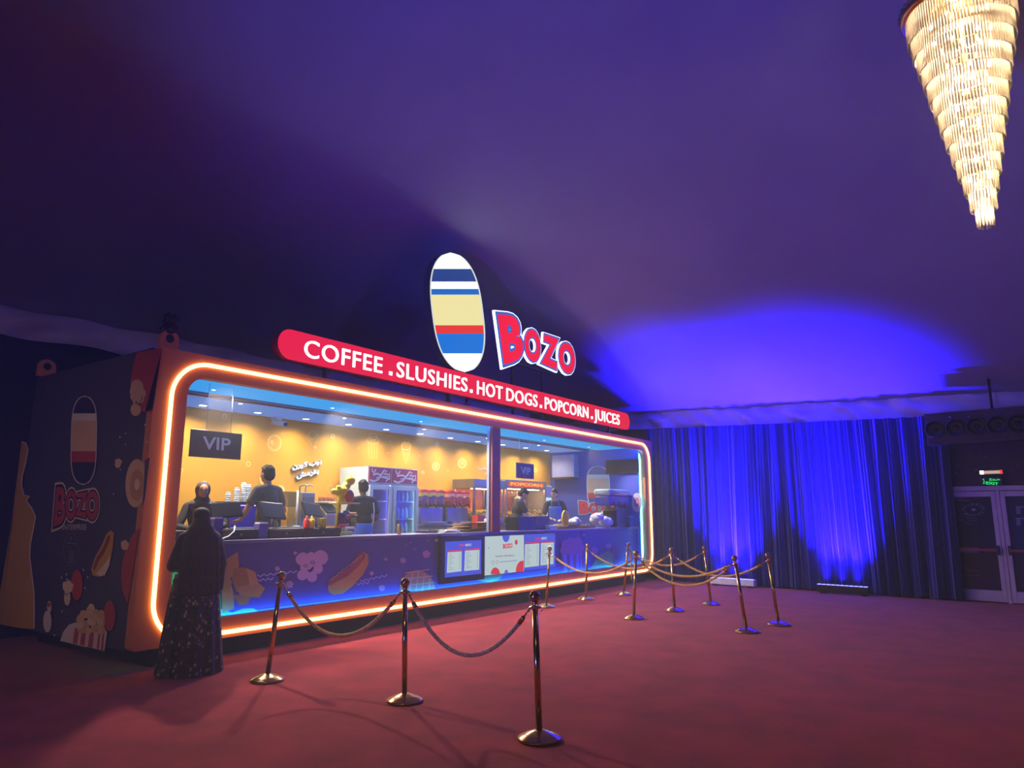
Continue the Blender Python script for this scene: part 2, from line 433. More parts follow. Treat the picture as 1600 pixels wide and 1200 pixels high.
yy = wat(1565, 737, .1).y; wbox(yy-0.02, yy+0.02, z_b+0.005, z_t-0.005, 0.085, 0.10, 'indicator', glow('red_led', (1, .05, .05), 1.5), el, 0.003)
wbox(y_r+.03, y_l-.03, z_b+0.012, z_t-0.012, 0.085, 0.096, 'diffuser', glow('warm_diffuser', (1, .75, .55), 0.6), el, 0.003)

SO = 0.75
def sat(px, py): return wat(px, py, SO)
sL, sR = sat(1456, 670).y, sat(1640, 670).y; sT, sB = sat(1460, 646).z, sat(1460, 695).z
sp = thing('speaker_box', 'long black box with a row of round cones hung above the exit doors', 'speaker', WP((sL+sR)/2, sB, SO-0.2))
cab = wbox(sR, sL, sB, sT, SO-0.36, SO, 'cabinet', mat('speaker_black', (62, 50, 66), 0.55, vary=0.15), sp, 0.015)
Wc = (sL-sR); zc = (sT+sB)/2
for px in (1471, 1504, 1537, 1570, 1603):
    y = sat(px, 668).y; r = 0.165
    c = WP(y, zc-0.01, SO)
    mb = MB(); rows = []
    for rr, dd in ((r, 0.0), (r*1.0, 0.03), (r*0.88, 0.035), (r*0.82, 0.0), (r*0.35, -0.07), (r*0.30, -0.04), (0.01, -0.03)):
        rows.append([c+WN*(dd+0.075)+(WT*math.cos(t)+Vector((0,0,1))*math.sin(t))*rr for t in [2*math.pi*k/24 for k in range(24)]])
    mb.grid(rows, closed=True)
    co = mb.build('speaker_cone', mat('cone_rubber', (34, 30, 40), 0.35), sp)
wbox(sR, sL, sT-0.03, sT, SO, SO+0.02, 'trim_strip', mat('dark_steel', (70, 64, 78), 0.4, 0.6), sp, 0.004)
wbox(sR, sL, sB, sB+0.03, SO, SO+0.02, 'trim_strip', mat('dark_steel'), sp, 0.004)
for px, py, g in ((1456,0,0),):
    pass
for px in (1485, 1515, 1556, 1590):
    p = sat(px, 652); mb = MB(); mb.ell(p+WN*0.02, 0.022, nu=8, nv=6); mb.build('fastener', steel, sp)
# hoist cable that carries the speaker box
pt = sat(1558, 647); pt = WP(pt.y, sT, SO-0.2)
tag(MB().tube([pt, Vector((pt.x, pt.y, roofz(pt.x, pt.y)+0.02))], 0.022, 8).build('hoist_cable', mat('cable_black', (40, 34, 46), 0.6)), 'dark cable dropping from the roof to the speaker box', 'cable')

# ------------------------------------------------------------------ the stall (a shipping-container kiosk)
X0, X1, Y0, Y1, Z0, Z1 = 3.9, 16.62, 7.6, 10.75, 0.21, 3.42
NF = Vector((0, -1, 0)); NL = Vector((-1, 0, 0))
kiosk = thing('food_kiosk', 'long container snack kiosk with neon-edged orange frame and painted blue side', 'kiosk', ((X0+X1)/2, (Y0+Y1)/2, 0))
orange = mat('orange_frame_paint', (214, 122, 70), 0.5, vary=0.05, scale=2)
navy = mat('navy_panel', (74, 64, 90), 0.55, vary=0.05, scale=2)
yellow = mat('yellow_wall_paint', (224, 162, 44), 0.6, vary=0.04, scale=1.5)
bluew = mat('blue_wall_paint', (74, 88, 196), 0.6, vary=0.05, scale=1.5)
ceilm = mat('ceiling_panel', (196, 204, 222), 0.45, vary=0.04, scale=2)
def rrect(x0, x1, z0, z1, r, n=8):
    P = []
    for cx, cz, a in ((x1-r, z0+r, -90), (x1-r, z1-r, 0), (x0+r, z1-r, 90), (x0+r, z0+r, 180)):
        for k in range(n+1):
            t = math.radians(a+90*k/n); P.append((cx+r*math.cos(t), cz+r*math.sin(t)))
    return P
OX0, OX1, OZ0, OZ1 = 4.28, 16.2, 0.44, 3.15
out = rrect(X0, X1, Z0, Z1, 0.06); inn = rrect(OX0, OX1, OZ0, OZ1, 0.22)
rows = [[Vector((x, 7.72, z)) for x, z in inn], [Vector((x, 7.6, z)) for x, z in inn], [Vector((x, 7.6, z)) for x, z in out], [Vector((x, 7.72, z)) for x, z in out], [Vector((x, 7.72, z)) for x, z in inn]]
MB().grid(rows, smooth=False, closed=True).build('frame', orange, kiosk)
nr = rrect(4.09, 16.44, 0.275, 3.305, 0.42, 12)
neon = MB().tube([(x, 7.585, z) for x, z in nr], 0.023, 8, closed=True).build('neon_tube', glow('neon_warm', (1.0, 0.55, 0.155), 6.2), kiosk)
neon['label'] = 'warm white neon tube'
MB().box((X0, 7.72, Z0), (X0+.05, Y1, Z1)).build('side_panel', navy, kiosk)
sidep = [o for o in kids(kiosk) if o.name == 'side_panel'][0]
MB().box((X1-.05, 7.72, Z0), (X1, Y1, Z1)).build('end_panel', navy, kiosk)
MB().box((X0+.05, 7.72, 3.30), (X1-.05, Y1, Z1)).build('roof', mat('kiosk_roof', (70, 60, 70), 0.7), kiosk)
bw = MB().box((X0+.05, 10.32, 0.45), (16.12, Y1-.01, 3.24)).build('back_wall', yellow, kiosk)
ew = MB().box((16.12, 7.74, 0.45), (16.2, Y1-.01, 3.24)).build('end_wall', bluew, kiosk)
MB().box((X0+.05, 7.9, 0.45), (X0+.09, 10.32, 3.24)).build('near_wall', yellow, kiosk)
MB().box((X0+.05, 7.80, 0.40), (X1-.05, Y1-.02, 0.45)).build('interior_floor', mat('grey_vinyl', (120, 118, 122), 0.6), kiosk)
cm = MB().box((X0+.05, 7.73, 3.22), (X1-.05, 10.32, 3.29)).build('interior_ceiling', ceilm, kiosk)
for y in (8.86, 9.02): MB().box((X0+.1, y, 3.185), (16.12, y+0.05, 3.22)).build('ceiling_rail', mat('rail_purple', (92, 84, 120), 0.5), cm)
MB().box((X0+.3, 7.75, 0.0), (X1-.3, Y1-.2, Z0)).build('plinth', mat('plinth_dark', (44, 36, 34), 0.9), kiosk)
mu = MB().box((10.16, 7.73, 1.29), (10.40, 7.82, 3.22)).build('mullion', mat('mullion_red', (140, 62, 74), 0.5), kiosk, bevel=0.01)
for x in (10.135, 10.40): MB().box((x, 7.79, 1.29), (x+.025, 7.84, 3.22)).build('mullion_trim', mat('bluish_aluminium', (150, 165, 205), 0.35, 0.3), mu)
# hidden-lip LED strips: cyan above, blue below, green in the lower left corner
def strip(a, b, col, s, name='led_strip'):
    return MB().box(a, b).build(name, glow('led_%.2f_%.2f_%.2f_%.1f' % (*col, s), col, s), kiosk)
strip((4.3, 7.725, 3.165), (16.1, 7.745, 3.205), (0.03, 0.33, 1.0), 25)
strip((4.95, 7.725, 0.405), (15.2, 7.745, 0.425), (0.01, 0.16, 1.0), 45)
strip((15.2, 7.725, 0.405), (16.1, 7.745, 0.425), (0.0, 0.42, 1.0), 45)
strip((4.25, 7.725, 0.405), (4.95, 7.745, 0.425), (0.0, 0.9, 0.30), 30)
strip((4.235, 7.725, 0.45), (4.255, 7.745, 0.90), (0.0, 1.0, 0.22), 25)
strip((4.235, 7.725, 0.92), (4.255, 7.745, 1.26), (0.03, 0.20, 1.0), 40)
strip((16.185, 7.725, 0.46), (16.205, 7.755, 3.14), (0.08, 0.75, 1.0), 60)
for ya, yb, col, s in ((7.80, 8.85, (0.055, 0.42, 1.0), 0.85), (9.08, 10.25, (0.15, 0.28, 0.75), 0.75)):  # sheets glow blue in place of LED light bounced off the ceiling
    lp_ = MB().box((X0+.12, ya, 3.214), (16.10, yb, 3.222)).build('ceiling_glow', glow('panel_%.2f' % ya, col, s), cm); lp_['label'] = 'stretch of ceiling with its blue LED light put in as glow'
# downlights near the back wall
for k in range(12):
    x = 4.9+0.95*k
    d = MB().lathe([(0.068, 3.205), (0.068, 3.22)], (x, 9.93, 0), 20).build('downlight', white, kiosk)
    MB().lathe([(0.055, 3.202), (0.055, 3.206)], (x, 9.93, 0), 20).build('lens', glow('downlight_lens', (1.0, 0.9, 0.7), 5), d)
    lamp('downlight_beam', 'SPOT', (x, 9.93, 3.19), (x, 10.02, 0), 90, (1.0, 0.84, 0.60), spot_size=2.7, spot_blend=1.0, shadow_soft_size=0.06)
for k in range(6):  # added spots with no seen fixture, for carpet light and warm interior fill
    x = 5.2+2.0*k
    MB().lathe([(0.028, 3.214), (0.028, 3.222)], (x, 8.6, 0), 14).build('added_spot_lens', MATS['downlight_lens'], kiosk)
    if k < 5: MB().lathe([(0.028, 3.208), (0.028, 3.222)], (x+.9, 9.35, 0), 14).build('added_spot_lens', MATS['downlight_lens'], kiosk)
    if k < 5: lamp('added_spot_beam', 'SPOT', (x+.9, 9.35, 3.19), (x+.9, 9.2, 0), 110, (1.0, 0.90, 0.74), spot_size=2.5, spot_blend=0.8, shadow_soft_size=0.05)
    lamp('added_spot_beam', 'SPOT', (x, 8.6, 3.20), (x, 5.6, 0), 600 if k < 3 else 300, (1.0, 0.86, 0.70), spot_size=1.9, spot_blend=0.6, shadow_soft_size=0.05)
# lifting lugs on the roof corners, the front one wrapped in black film
for px, py, y in ((68, 585, 10.6), (262, 546, 7.75)):
    c = at(px, py, (0, y, 0), NF); c.x = max(c.x, X0+0.05); c.z = Z1
    mb = MB(); P = [(-0.11, 0), (0.11, 0), (0.11, 0.12)]+[(0.11*math.cos(math.radians(a)), 0.13+0.11*math.sin(math.radians(a))) for a in range(0, 181, 20)]+[(-0.11, 0.12)]
    mb.slab([c+Vector((u, -0.03, v)) for u, v in P], NF, 0.05)
    lg = mb.build('lifting_lug', orange, kiosk)
    mb = MB(); mb.slab([c+Vector((0.05*math.cos(t), -0.032, 0.14+0.05*math.sin(t))) for t in [2*math.pi*k/14 for k in range(14)]], NF, 0.054); mb.build('lug_hole', blackm, lg)
    if y < 9:
        mb = MB(); rs = random.Random(5)
        for _ in range(9): mb.ell(c+Vector((rs.uniform(-.06,.06), rs.uniform(-.05,.05), 0.22+rs.uniform(0,.16))), (rs.uniform(.04,.07), .05, rs.uniform(.05,.08)), (rs.uniform(0,3), rs.uniform(0,3), 0), 10, 6)
        mb.build('film_wrap', mat('black_film', (30, 26, 26), 0.12), lg)

# ------------------------------------------------------------------ artwork on the blue side panel
pr = Print((X0, 0, 0), NL, 0.003)
def za(pts): return zp(pts, 0, 480, 4)
def zb(pts): return zp(pts, 0, 760, 4)
red = ink((190, 62, 52)); tan = ink((222, 172, 140)); cream = ink((232, 200, 172)); gold = ink((206, 146, 40)); pale = ink((222, 200, 205)); nav2 = ink((52, 44, 78)); brown = ink((150, 72, 44)); orng = ink((205, 92, 52))
def popcorn(pr, x, y, s, m, rs=random.Random(2), sx=1.0):
    for dx, dy, r in ((-.45,-.3,.45), (.1,-.5,.45), (.5,-.15,.45), (.35,.35,.42), (-.2,.45,.42), (-.5,.15,.35), (0,0,.5)):
        pr.disc(x+dx*s*sx, y+dy*s, r*s*sx, r*s, m, n=16)
# red field at the front top corner
pr.poly(za([(855,284),(1000,258),(975,400),(955,640),(905,655),(860,640),(830,560),(815,470),(830,370)]), red)
pr.poly(za([(1000,258),(1012,258),(950,660),(905,655),(955,640),(975,400)]), orng)
popcorn(pr, 215, 617, 17, tan, sx=0.8); pr.disc(214, 605, 10, 12, tan); pr.disc(212, 640, 8, 10, tan)
pr.line(za([(880,590),(886,570),(890,558)]), 1.2, nav2); pr.line(za([(858,606),(870,612),(884,600)]), 1.6, nav2); pr.disc(213, 629, 1.5, 2, nav2)
for x, y, r in ((905,735,5), (785,790,4), (750,812,5), (785,858,4), (920,842,5), (710,48+1120,4), (752,1016,4), (300,495,3)): pr.disc(x/4, 480+y/4, r/4, r/3, pale, n=8)
popcorn(pr, 185, 722, 6, tan); popcorn(pr, 184, 727, 5, tan)
# doughnut
pr.disc(213, 755, 17, 38, tan, rot=0.05); pr.disc(214, 758, 11, 25, ink((205, 140, 100)), rot=0.05); pr.disc(214, 757, 4, 9, cream, rot=.05)
pr.poly(za([(905,955),(935,940),(905,1200),(890,1240),(900,1100)]), navy)
# yellow splash at the rear edge
yl = zb([(132,-280),(160,-272),(175,-230),(160,-150),(138,-60),(135,0),(150,55),(185,62),(165,90),(200,140),(222,190),(205,280),(190,360),(185,440),(200,560),(212,660),(214,790),(212,890)])
yedge = [(28.2, 961.0+20), (0, 975), (-20, 968), (24, 820), (40, 700), (33, 683)]
pr.poly(yl+zb([(120,885),(0,862),(0,835)])+[(-12, 945), (0, 925), (25, 775), (36, 690)], gold)
pr.line(yl, 2.0, pale)
# brand word with outline, and the plain striped plaque that stands over it
def word(pr, t, quads, cols, offs, ref=0.03):
    for m, of in zip(cols, offs):
        for ch, q in zip(t, quads): pr.txt(ch, q, m, of, ref)
bq = [zb([(352,8),(412,-2),(405,225),(335,250)]), zb([(412,30),(480,22),(475,205),(408,205)]), zb([(482,45),(545,35),(540,195),(470,180)]), zb([(540,32),(618,28),(612,210),(535,205)])]
word(pr, 'BOZO', bq, [cream, nav2, red], [0.13, 0.09, 0.035])
pr.txt('ENTERPRISE', zb([(388,240),(540,236),(540,272),(388,270)]), pale, 0.0)
def plaque(pr, cx, cy, wx, hy, lean, cols):
    """plain upright capsule of coloured bands"""
    def cap(wx, hy, y0=-1.0, y1=1.0):
        pts = []
        for k in range(41):
            v = y0+(y1-y0)*k/40; w_ = wx*math.sqrt(max(0, 1-abs(v)**4)); pts.append((cx+w_+lean*v*hy, cy+v*hy))
        for k in range(40, -1, -1):
            v = y0+(y1-y0)*k/40; w_ = wx*math.sqrt(max(0, 1-abs(v)**4)); pts.append((cx-w_+lean*v*hy, cy+v*hy))
        return pts
    pr.poly(cap(wx*1.07, hy*1.03), cols[0])
    for (a, b), m in zip(((-0.999,-.62), (-.62,-.45), (-.45,.25), (.25,.5), (.5,.999)), cols[1:]): pr.poly(cap(wx, hy, a, b), m)
plaque(pr, 131, 688, 19, 68, -0.02, [pale, nav2, pale, tan, red, nav2])
# round approval stamp
pr.ring(111, 859, 11.5, 26, 0.7, ink((120, 112, 140))); pr.line([(105, 848), (119, 850)], 1.2, ink((150, 140, 165)))
for k in range(6): pr.line([(107, 862+k*3.2), (115, 862.5+k*3.2)], 1.4, ink((130, 122, 150)))
pr.line([(110, 838), (112, 843), (109, 845)], 1.0, ink((150, 140, 165)))
# hot dog
pr.poly(zb([(570,520),(590,450),(635,370),(665,300),(690,275),(712,290),(705,380),(685,480),(655,550),(615,565),(580,555)]), gold)
pr.poly(zb([(600,545),(650,490),(690,430),(685,490),(655,555),(625,562)]), cream)
pr.poly(zb([(580,510),(600,450),(645,380),(672,310),(688,300),(685,340),(655,410),(615,470),(590,530)]), brown)
# red blob by the front edge, popped corn and red discs
pr.poly(zb([(870,260),(830,300),(790,380),(765,470),(757,560),(765,650),(790,720),(800,720)]), red)
popcorn(pr, 195, 852, 9, tan, sx=.75)
pr.disc(120, 914, 9, 24, red); popcorn(pr, 106, 917, 11, cream, sx=.85); pr.disc(105, 934, 5, 12, cream); pr.line([(99,925),(103,930),(107,926)], 1.4, nav2)
for x, y in ((415,550),(385,570),(418,580),(520,522),(548,568),(530,635),(388,780),(340,930)): pr.disc(x/4, 760+y/4, 1.2, 1.8, pale, n=8)
pr.disc(171, 962, 9, 24, red)
# skittle pin
pr.disc(74, 971, 6.5, 17, pale); pr.disc(77, 948, 3.5, 9, pale); pr.disc(76.5, 945, 3, 3.5, red)
# striped popcorn tub and pale blob at the lower edge
pr.poly(zb([(375,965),(395,910),(430,865),(470,850),(520,870),(540,1005)]), pale)
pr.poly(zb([(455,880),(670,905),(652,1028),(448,980)]), pale)
for a, b in ((470,495), (515,540), (565,590), (620,630), (645,655)):
    f = lambda x, y: (x, y)
    pr.poly(zb([(a-2,882+(a-455)*.11),(b,884+(b-455)*.11),(b-12,978+(b-455)*.235),(a-16,975+(a-455)*.235)]), red)
rs = random.Random(4)
for _ in range(46):
    x = rs.uniform(492, 662); y = rs.uniform(752, 905)
    if y < 752+abs(x-575)*0.75: continue
    pr.disc(x/4, 760+y/4, 5.2, 6.5, ink(rs.choice([(226,180,140),(214,160,120),(234,196,160)])), n=10)
pr.build('printed_mural', sidep)

# ------------------------------------------------------------------ counter with printed front
counter = thing('service_counter', 'long counter across the kiosk opening with snack artwork on its front', 'counter', (10.0, 8.1, 0.45))
fp = MB().box((4.0, 7.80, 0.455), (16.11, 7.86, 1.25)).build('front_panel', mat('counter_navy', (92, 80, 140), 0.45, vary=0.04, scale=2), counter)
MB().box((4.0, 7.77, 1.25), (16.11, 8.42, 1.29)).build('worktop', mat('counter_top', (120, 118, 150), 0.3), counter, bevel=0.006)
pr = Print((0, 7.80, 0), NF, 0.003)
def zc_(pts): return zp(pts, 340, 820, 4.4444)
ch1, ch2, ch3 = ink((206,150,72)), ink((190,132,60)), ink((218,164,88))
pr.poly(zc_([(-40,640),(-60,560),(40,590),(100,610),(180,580),(250,580),(285,605),(250,640)]), ink((90,200,120)))
pr.poly([(262,975),(262,900),(275,870),(300,905),(345,930),(345,975)], ink((90,200,120)))
for m, p in ((ch1, [(30,260),(90,220),(140,188),(150,280),(130,350),(60,380),(20,360)]), (ch2, [(110,300),(180,295),(260,330),(240,420),(130,470),(100,380)]), (ch3, [(30,380),(80,370),(110,470),(115,580),(30,620)]),
             (ch1, [(130,440),(280,400),(330,440),(290,505),(160,500)]), (ch2, [(100,480),(230,500),(210,550),(150,560)]), (ch3, [(200,300),(262,328),(285,412),(225,420)]), (ch1, [(20,360),(70,330),(100,400),(80,470),(30,470)])): pr.poly(zc_(p), m)
zg = ink((205,190,225))
pr.zig(402, 900, 464, 893, 12, 1.6, 1.8, zg); pr.zig(403, 907, 427, 904, 6, 1.6, 1.8, zg)
pr.zig(563, 908, 605, 899, 10, 1.6, 1.5, zg); pr.zig(557, 913, 577, 910, 6, 1.6, 1.5, zg)
pk = ink((226,196,206)); pk2 = ink((205,172,186))
for x, y, r in ((580,240,38), (595,240,48), (650,215,27), (715,228,52), (640,300,66), (588,350,36), (655,362,36), (695,305,36)): pr.disc(340+x/4.444, 820+y/4.444, r/4.444, None, pk, n=24)
pr.ring(340+612/4.444, 820+285/4.444, 3, 2, 1.0, nav2); pr.ring(340+660/4.444, 820+262/4.444, 3.2, 2, 1.0, nav2)
pr.poly(zc_([(620,312),(640,312),(665,285),(668,305),(655,325),(635,328)]), nav2)
pr.poly(zc_([(765,440),(775,395),(830,355),(900,320),(950,260),(985,200),(1010,188),(1045,205),(1048,270),(1010,345),(940,425),(870,478),(805,487),(775,470)]), ink((222,160,66)))
pr.poly(zc_([(765,415),(770,385),(840,345),(910,300),(955,235),(985,192),(1020,195),(1025,225),(975,290),(905,355),(830,395),(785,420)]), ink((176,86,66)))
pr.zig(515, 907, 566, 868, 14, 1.3, 1.1, ink((235,190,130)))
# waffle
cx, cy = 652, 905
pr.disc(cx, cy+18, 28, 32, ink((196,150,90)), a0=180, a1=360)
for k in range(-2, 3): pr.line([(cx+k*10-2, cy+18), (cx+k*9+2, cy+20-math.sqrt(max(0, 1-(k*10/28)**2))*31)], 1.6, ink((226,196,140)))
for yy, hw in ((892, 19), (902, 24), (912, 27)): pr.line([(cx-hw, yy+3), (cx+hw, yy-2)], 1.6, ink((226,196,140)))
for x, y, r in ((540,196,3.0),(500,415,6.5),(415,305,4),(1070,338,3.5),(1140,440,5.5),(1288,248,5),(1450,205,6.5),(1168,240,3),(1520,108,3)): popcorn(pr, 340+x/4.444, 820+y/4.444, r, pk2)
for x, y in ((1310,140),(1370,170),(1340,125),(1460,110)): pr.disc(340+x/4.444, 820+y/4.444, 1.0, None, pk2, n=8)
# right of the screens: popcorn tubs, green hill, confetti
def zd(pts): return zp(pts, 860, 830, 9.41)
pk3 = ink((170,120,165))
for x, y, r in ((240,200,80),(300,160,70),(390,170,80),(430,240,70),(200,280,60),(310,270,90),(400,290,80)): pr.disc(860+x/9.41, 830+y/9.41, r/9.41, None, pk3, n=18)
pr.poly(zd([(150,340),(480,340),(470,560),(180,600)]), ink((120,140,225)))
for a in (150, 240, 330): pr.poly(zd([(a,345),(a+45,345),(a+50,590),(a+12,595)]), ink((140,70,120)))
for a in (420, 460): pr.poly(zd([(a,345),(a+20,345),(a+18,570),(a+4,575)]), ink((140,70,120)))
pr.poly(zd([(600,540),(660,420),(740,340),(850,290),(920,330),(1000,480),(960,520)]), ink((110,170,90)))
popcorn(pr, 929, 860, 6, pk3); popcorn(pr, 951, 853, 4.5, pk3); popcorn(pr, 912, 836, 3, pk3)
for x in (920, 970): pr.poly(zd([(x,220),(x+40,220),(x+40,500),(x,500)]), ink((130,70,120)))
pr.zig(862, 884, 876, 881, 8, 1.2, 1.0, ink((120,150,240))); pr.zig(862, 889, 876, 886, 8, 1.2, 1.0, ink((120,150,240)))
pr.poly([(735,905),(790,895),(778,907),(765,910)], ink((90,200,120)))
pr.build('printed_mural', fp)

# ------------------------------------------------------------------ lit signs standing on the kiosk roof
def fat(px, py, y): return at(px, py, (0, y, 0), NF)
YS = 7.56
strip_s = thing('menu_strip_sign', 'long glowing red capsule sign with white food words on the kiosk roof', 'sign', (10.35, YS+.07, Z1))
cap = rrect(5.40, 15.36, 3.565, 3.965, 0.199, 10)
mb = MB(); mb.slab([Vector((x, YS, z)) for x, z in cap], NF, 0.14, 0, 1)
mb.build('light_box', [lit((238, 34, 76), 1.0), mat('sign_red_side', (150, 24, 44), 0.5)], strip_s)
for x in (6.2, 8.8, 11.6, 14.4): MB().box((x, YS+.05, Z1-.005), (x+.04, YS+.09, 3.58)).build('bracket', blackm, strip_s)
pr = Print((0, YS, 0), NF, 0.004)
wl = lit((255, 252, 250), 1.8)
def zs(pts): return zp(pts, 400, 380, 2.5806)
for t, a, b in (('COFFEE', 195, 508), ('SLUSHIES', 567, 850), ('HOT', 890, 992), ('DOGS', 1008, 1132), ('POPCORN', 1163, 1337), ('JUICES', 1362, 1463)):
    q = []
    for x, z in ((a, 3.875), (b, 3.875), (b, 3.645), (a, 3.645)):
        X = fat(400+x/2.5806, 600, YS)    # column in the photo fixes X; the letters share one height
        # refine: a vertical line's pixel x depends a little on z
        lo = X.x
        for _ in range(6):
            P = Vector((lo, YS, z))-CO; zz = P.dot(CF); lo += ((400+x/2.5806)-(800+FPX*P.dot(CR)/zz))*zz/FPX/CR.x*0.6
        q.append((lo, z))
    pr.lay += 1; vs, fs = text(t, 0.004, 0.02, 1.09); x0, x1, y0, y1 = bbox(vs); rx0, rx1, ry0, ry1 = bbox(text(t, 0.004, 0, 1.09)[0])
    capvs = text('H', 0.0)[0]; hx0, hx1, hy0, hy1 = bbox(capvs)
    o = [Vector((q[0][0]+(q[1][0]-q[0][0])*(p.x-x0)/(x1-x0), YS-0.012+p.z*0.4, q[3][1]+(q[0][1]-q[3][1])*(p.y-hy0)/(hy1-hy0))) for p in vs]
    pr.mb.add(o, fs, pr.mi(wl))
for a in (537, 862, 1143, 1349):
    x = fat(400+(a+4)/2.5806, 640, YS).x; P = fat(400+(a+4)/2.5806, 380+{537:530, 862:600, 1143:663, 1349:716}[a]/2.5806, YS)
    pr.mb.box((P.x-.028, YS-.02, 3.645), (P.x+.028, YS-.002, 3.70), pr.mi(wl))
pr.build('lettering', strip_s)

word_s = thing('letter_sign', 'big glowing red bubble-letter sign with blue and white outline on the kiosk roof', 'sign', (11.4, YS+.05, Z1))
pr = Print((0, YS, 0), NF, 0.0)
def zq(pts): return zp(pts, 600, 330, 2.9091)
bq = [zq([(515,468),(622,476),(634,670),(545,698)]), zq([(636,532),(708,545),(712,690),(640,675)]), zq([(722,558),(792,582),(787,722),(714,690)]), zq([(792,592),(864,606),(868,745),(797,727)])]
parts = []
for nm, m, of, dep, dy in (('outline', lit((235, 245, 255), 2.0), 0.105, 0.05, 0.0), ('outline_band', lit((60, 110, 215), 0.9), 0.088, 0.02, 0.004), ('letters', lit((242, 30, 68), 1.15), 0.045, 0.03, 0.008)):
    p_ = Print((0, YS, 0), NF, dy)
    for ch, q in zip('BOZO', bq): p_.txt(ch, q, m, of, 0.045, 0.02, 0)
    # give the letters their depth: everything behind the face goes back
    for i, v in enumerate(p_.mb.v): pass
    out_, f_ = [], []
    mb = MB()
    for ch, q in zip('BOZO', bq):
        vs, fs = text(ch, of, 0.02); x0, x1, y0, y1 = bbox(text(ch, 0.045)[0])
        TL, TR, BR, BL = [fat(*c, YS) for c in q]
        mb.add([(BL*(1-u)+BR*u)*(1-v)+(TL*(1-u)+TR*u)*v+Vector((0, -dy+(0 if p.z > 0 else dep), 0)) for p in vs for u, v in [((p.x-x0)/(x1-x0), (p.y-y0)/(y1-y0))]], [f for f in fs if max(vs[i].z for i in f) > 0])
        mb.add([mb.v[i] for i in range(len(mb.v)-len(vs), len(mb.v))], [f for f in fs if max(vs[i].z for i in f) <= 0], 1)
    mb.build(nm, [m, blackm], word_s)
for px, zt in ((812, 4.45), (858, 4.45)):
    x = fat(px, 600, YS).x; MB().box((x-.02, YS+.15, Z1-.005), (x+.02, YS+.19, zt)).build('support_post', blackm, word_s)
MB().box((10.3, YS+.11, 4.42), (12.6, YS+.15, 4.46)).build('rear_rail', blackm, word_s)

plq = thing('logo_light_box', 'tall glowing capsule light box with plain colour bands left of the red letters', 'sign', (9.0, YS+.07, Z1))
mb = MB(); cx, cy, wx, hy, lean = 715, 488, 38, 92, 0.12
def capsule(cx, cy, wx, hy, lean, a=-1.0, b=1.0, n=40):
    L, R = [], []
    for k in range(n+1):
        v = a+(b-a)*k/n; w_ = wx*math.sqrt(max(0, 1-abs(v)**2.8)); L.append((cx-w_+lean*v*hy, cy+v*hy)); R.append((cx+w_+lean*v*hy, cy+v*hy))
    pts = R+L[::-1]; outp = []
    for p in pts:
        if not outp or math.hypot(p[0]-outp[-1][0], p[1]-outp[-1][1]) > 0.05: outp.append(p)
    return outp
mb.slab([fat(x, y, YS) for x, y in capsule(cx, cy, wx*1.06, hy*1.02, lean)], NF, 0.14, 0, 1)
bx_ = mb.build('light_box', [lit((235, 240, 235), 0.9), mat('plaque_side', (90, 90, 100), 0.5)], plq)
p_ = Print((0, YS, 0), NF, 0.003)
for (a, b), c, s in (((-0.999,-.74), (225,255,225), 3.5), ((-.74,-.52), (50,80,160), .8), ((-.52,-.40), (225,245,255), 3.0), ((-.40,-.30), (40,115,215), .9), ((-.30,.22), (250,236,170), 1.0), ((.22,.36), (240,60,55), 1.0), ((.36,.70), (30,120,225), 1.0), ((.70,.999), (245,245,255), 3.0)):
    p_.poly(capsule(cx, cy, wx, hy, lean, a, b), lit(c, s))
p_.build('colour_bands', bx_)
for px in (712, 742):
    x = fat(px, 560, YS).x; MB().box((x-.02, YS+.15, Z1-.005), (x+.02, YS+.19, 4.6)).build('support_post', blackm, plq)
MB().box((8.75, YS+.14, 4.55), (9.6, YS+.16, 4.6)).build('rear_rail', blackm, plq)

# ------------------------------------------------------------------ screens hung on the counter front
def rect_on(pxs, y):
    P = [fat(a, b, y) for a, b in pxs]
    return (P[0].x+P[3].x)/2, (P[1].x+P[2].x)/2, (P[2].z+P[3].z)/2, (P[0].z+P[1].z)/2
def zm(pts): return zp(pts, 680, 820, 8)
YM = 7.735
mblue = lit((72, 88, 232), 0.85); mwhite = lit((196, 216, 222), 0.85); mred = lit((225, 50, 80), 0.85); mdark = lit((120, 130, 150), 0.6); mink = lit((150, 60, 110), 0.6)
def screen(q, name, label, bez, face):
    x0, x1, z0, z1 = rect_on(q, YM)
    t = thing(name, label, 'screen', ((x0+x1)/2, 7.80, z0), 0, 'menu screens on the counter front')
    b = MB().box((x0-bez, YM, z0-bez), (x1+bez, 7.797, z1+bez)).build('bezel', black, t, bevel=0.006)
    d = MB().add([(x0, YM-.002, z0), (x1, YM-.002, z0), (x1, YM-.002, z1), (x0, YM-.002, z1)], [(0,1,2,3)]).build('display', face, t)
    return t, d
def menu(d, L, y0):
    pr = Print((0, YM-.002, 0), NF, 0.002)
    for (a, b) in L['cards']:
        pr.poly(zm(a), mwhite); pr.poly(zm(b), mred)
        TL, TR, BR, BL = a
        for k in range(9):
            f = (k+1)/10.5
            l = (TL[0]+(BL[0]-TL[0])*f, TL[1]+(BL[1]-TL[1])*f); r = (TR[0]+(BR[0]-TR[0])*f, TR[1]+(BR[1]-TR[1])*f)
            g = lambda t: (l[0]+(r[0]-l[0])*t, l[1]+(r[1]-l[1])*t)
            pr.line(zm([g(.10), g(.28+.18*((k*7) % 3)/2)]), 0.55, mdark); pr.line(zm([g(.82), g(.92)]), 0.55, mdark)
    pr.txt('BOZO', zm(L['w1']), mred, 0.05); pr.txt('MENU', zm(L['w2']), mwhite, 0.03)
    pr.build('menu_page', d)
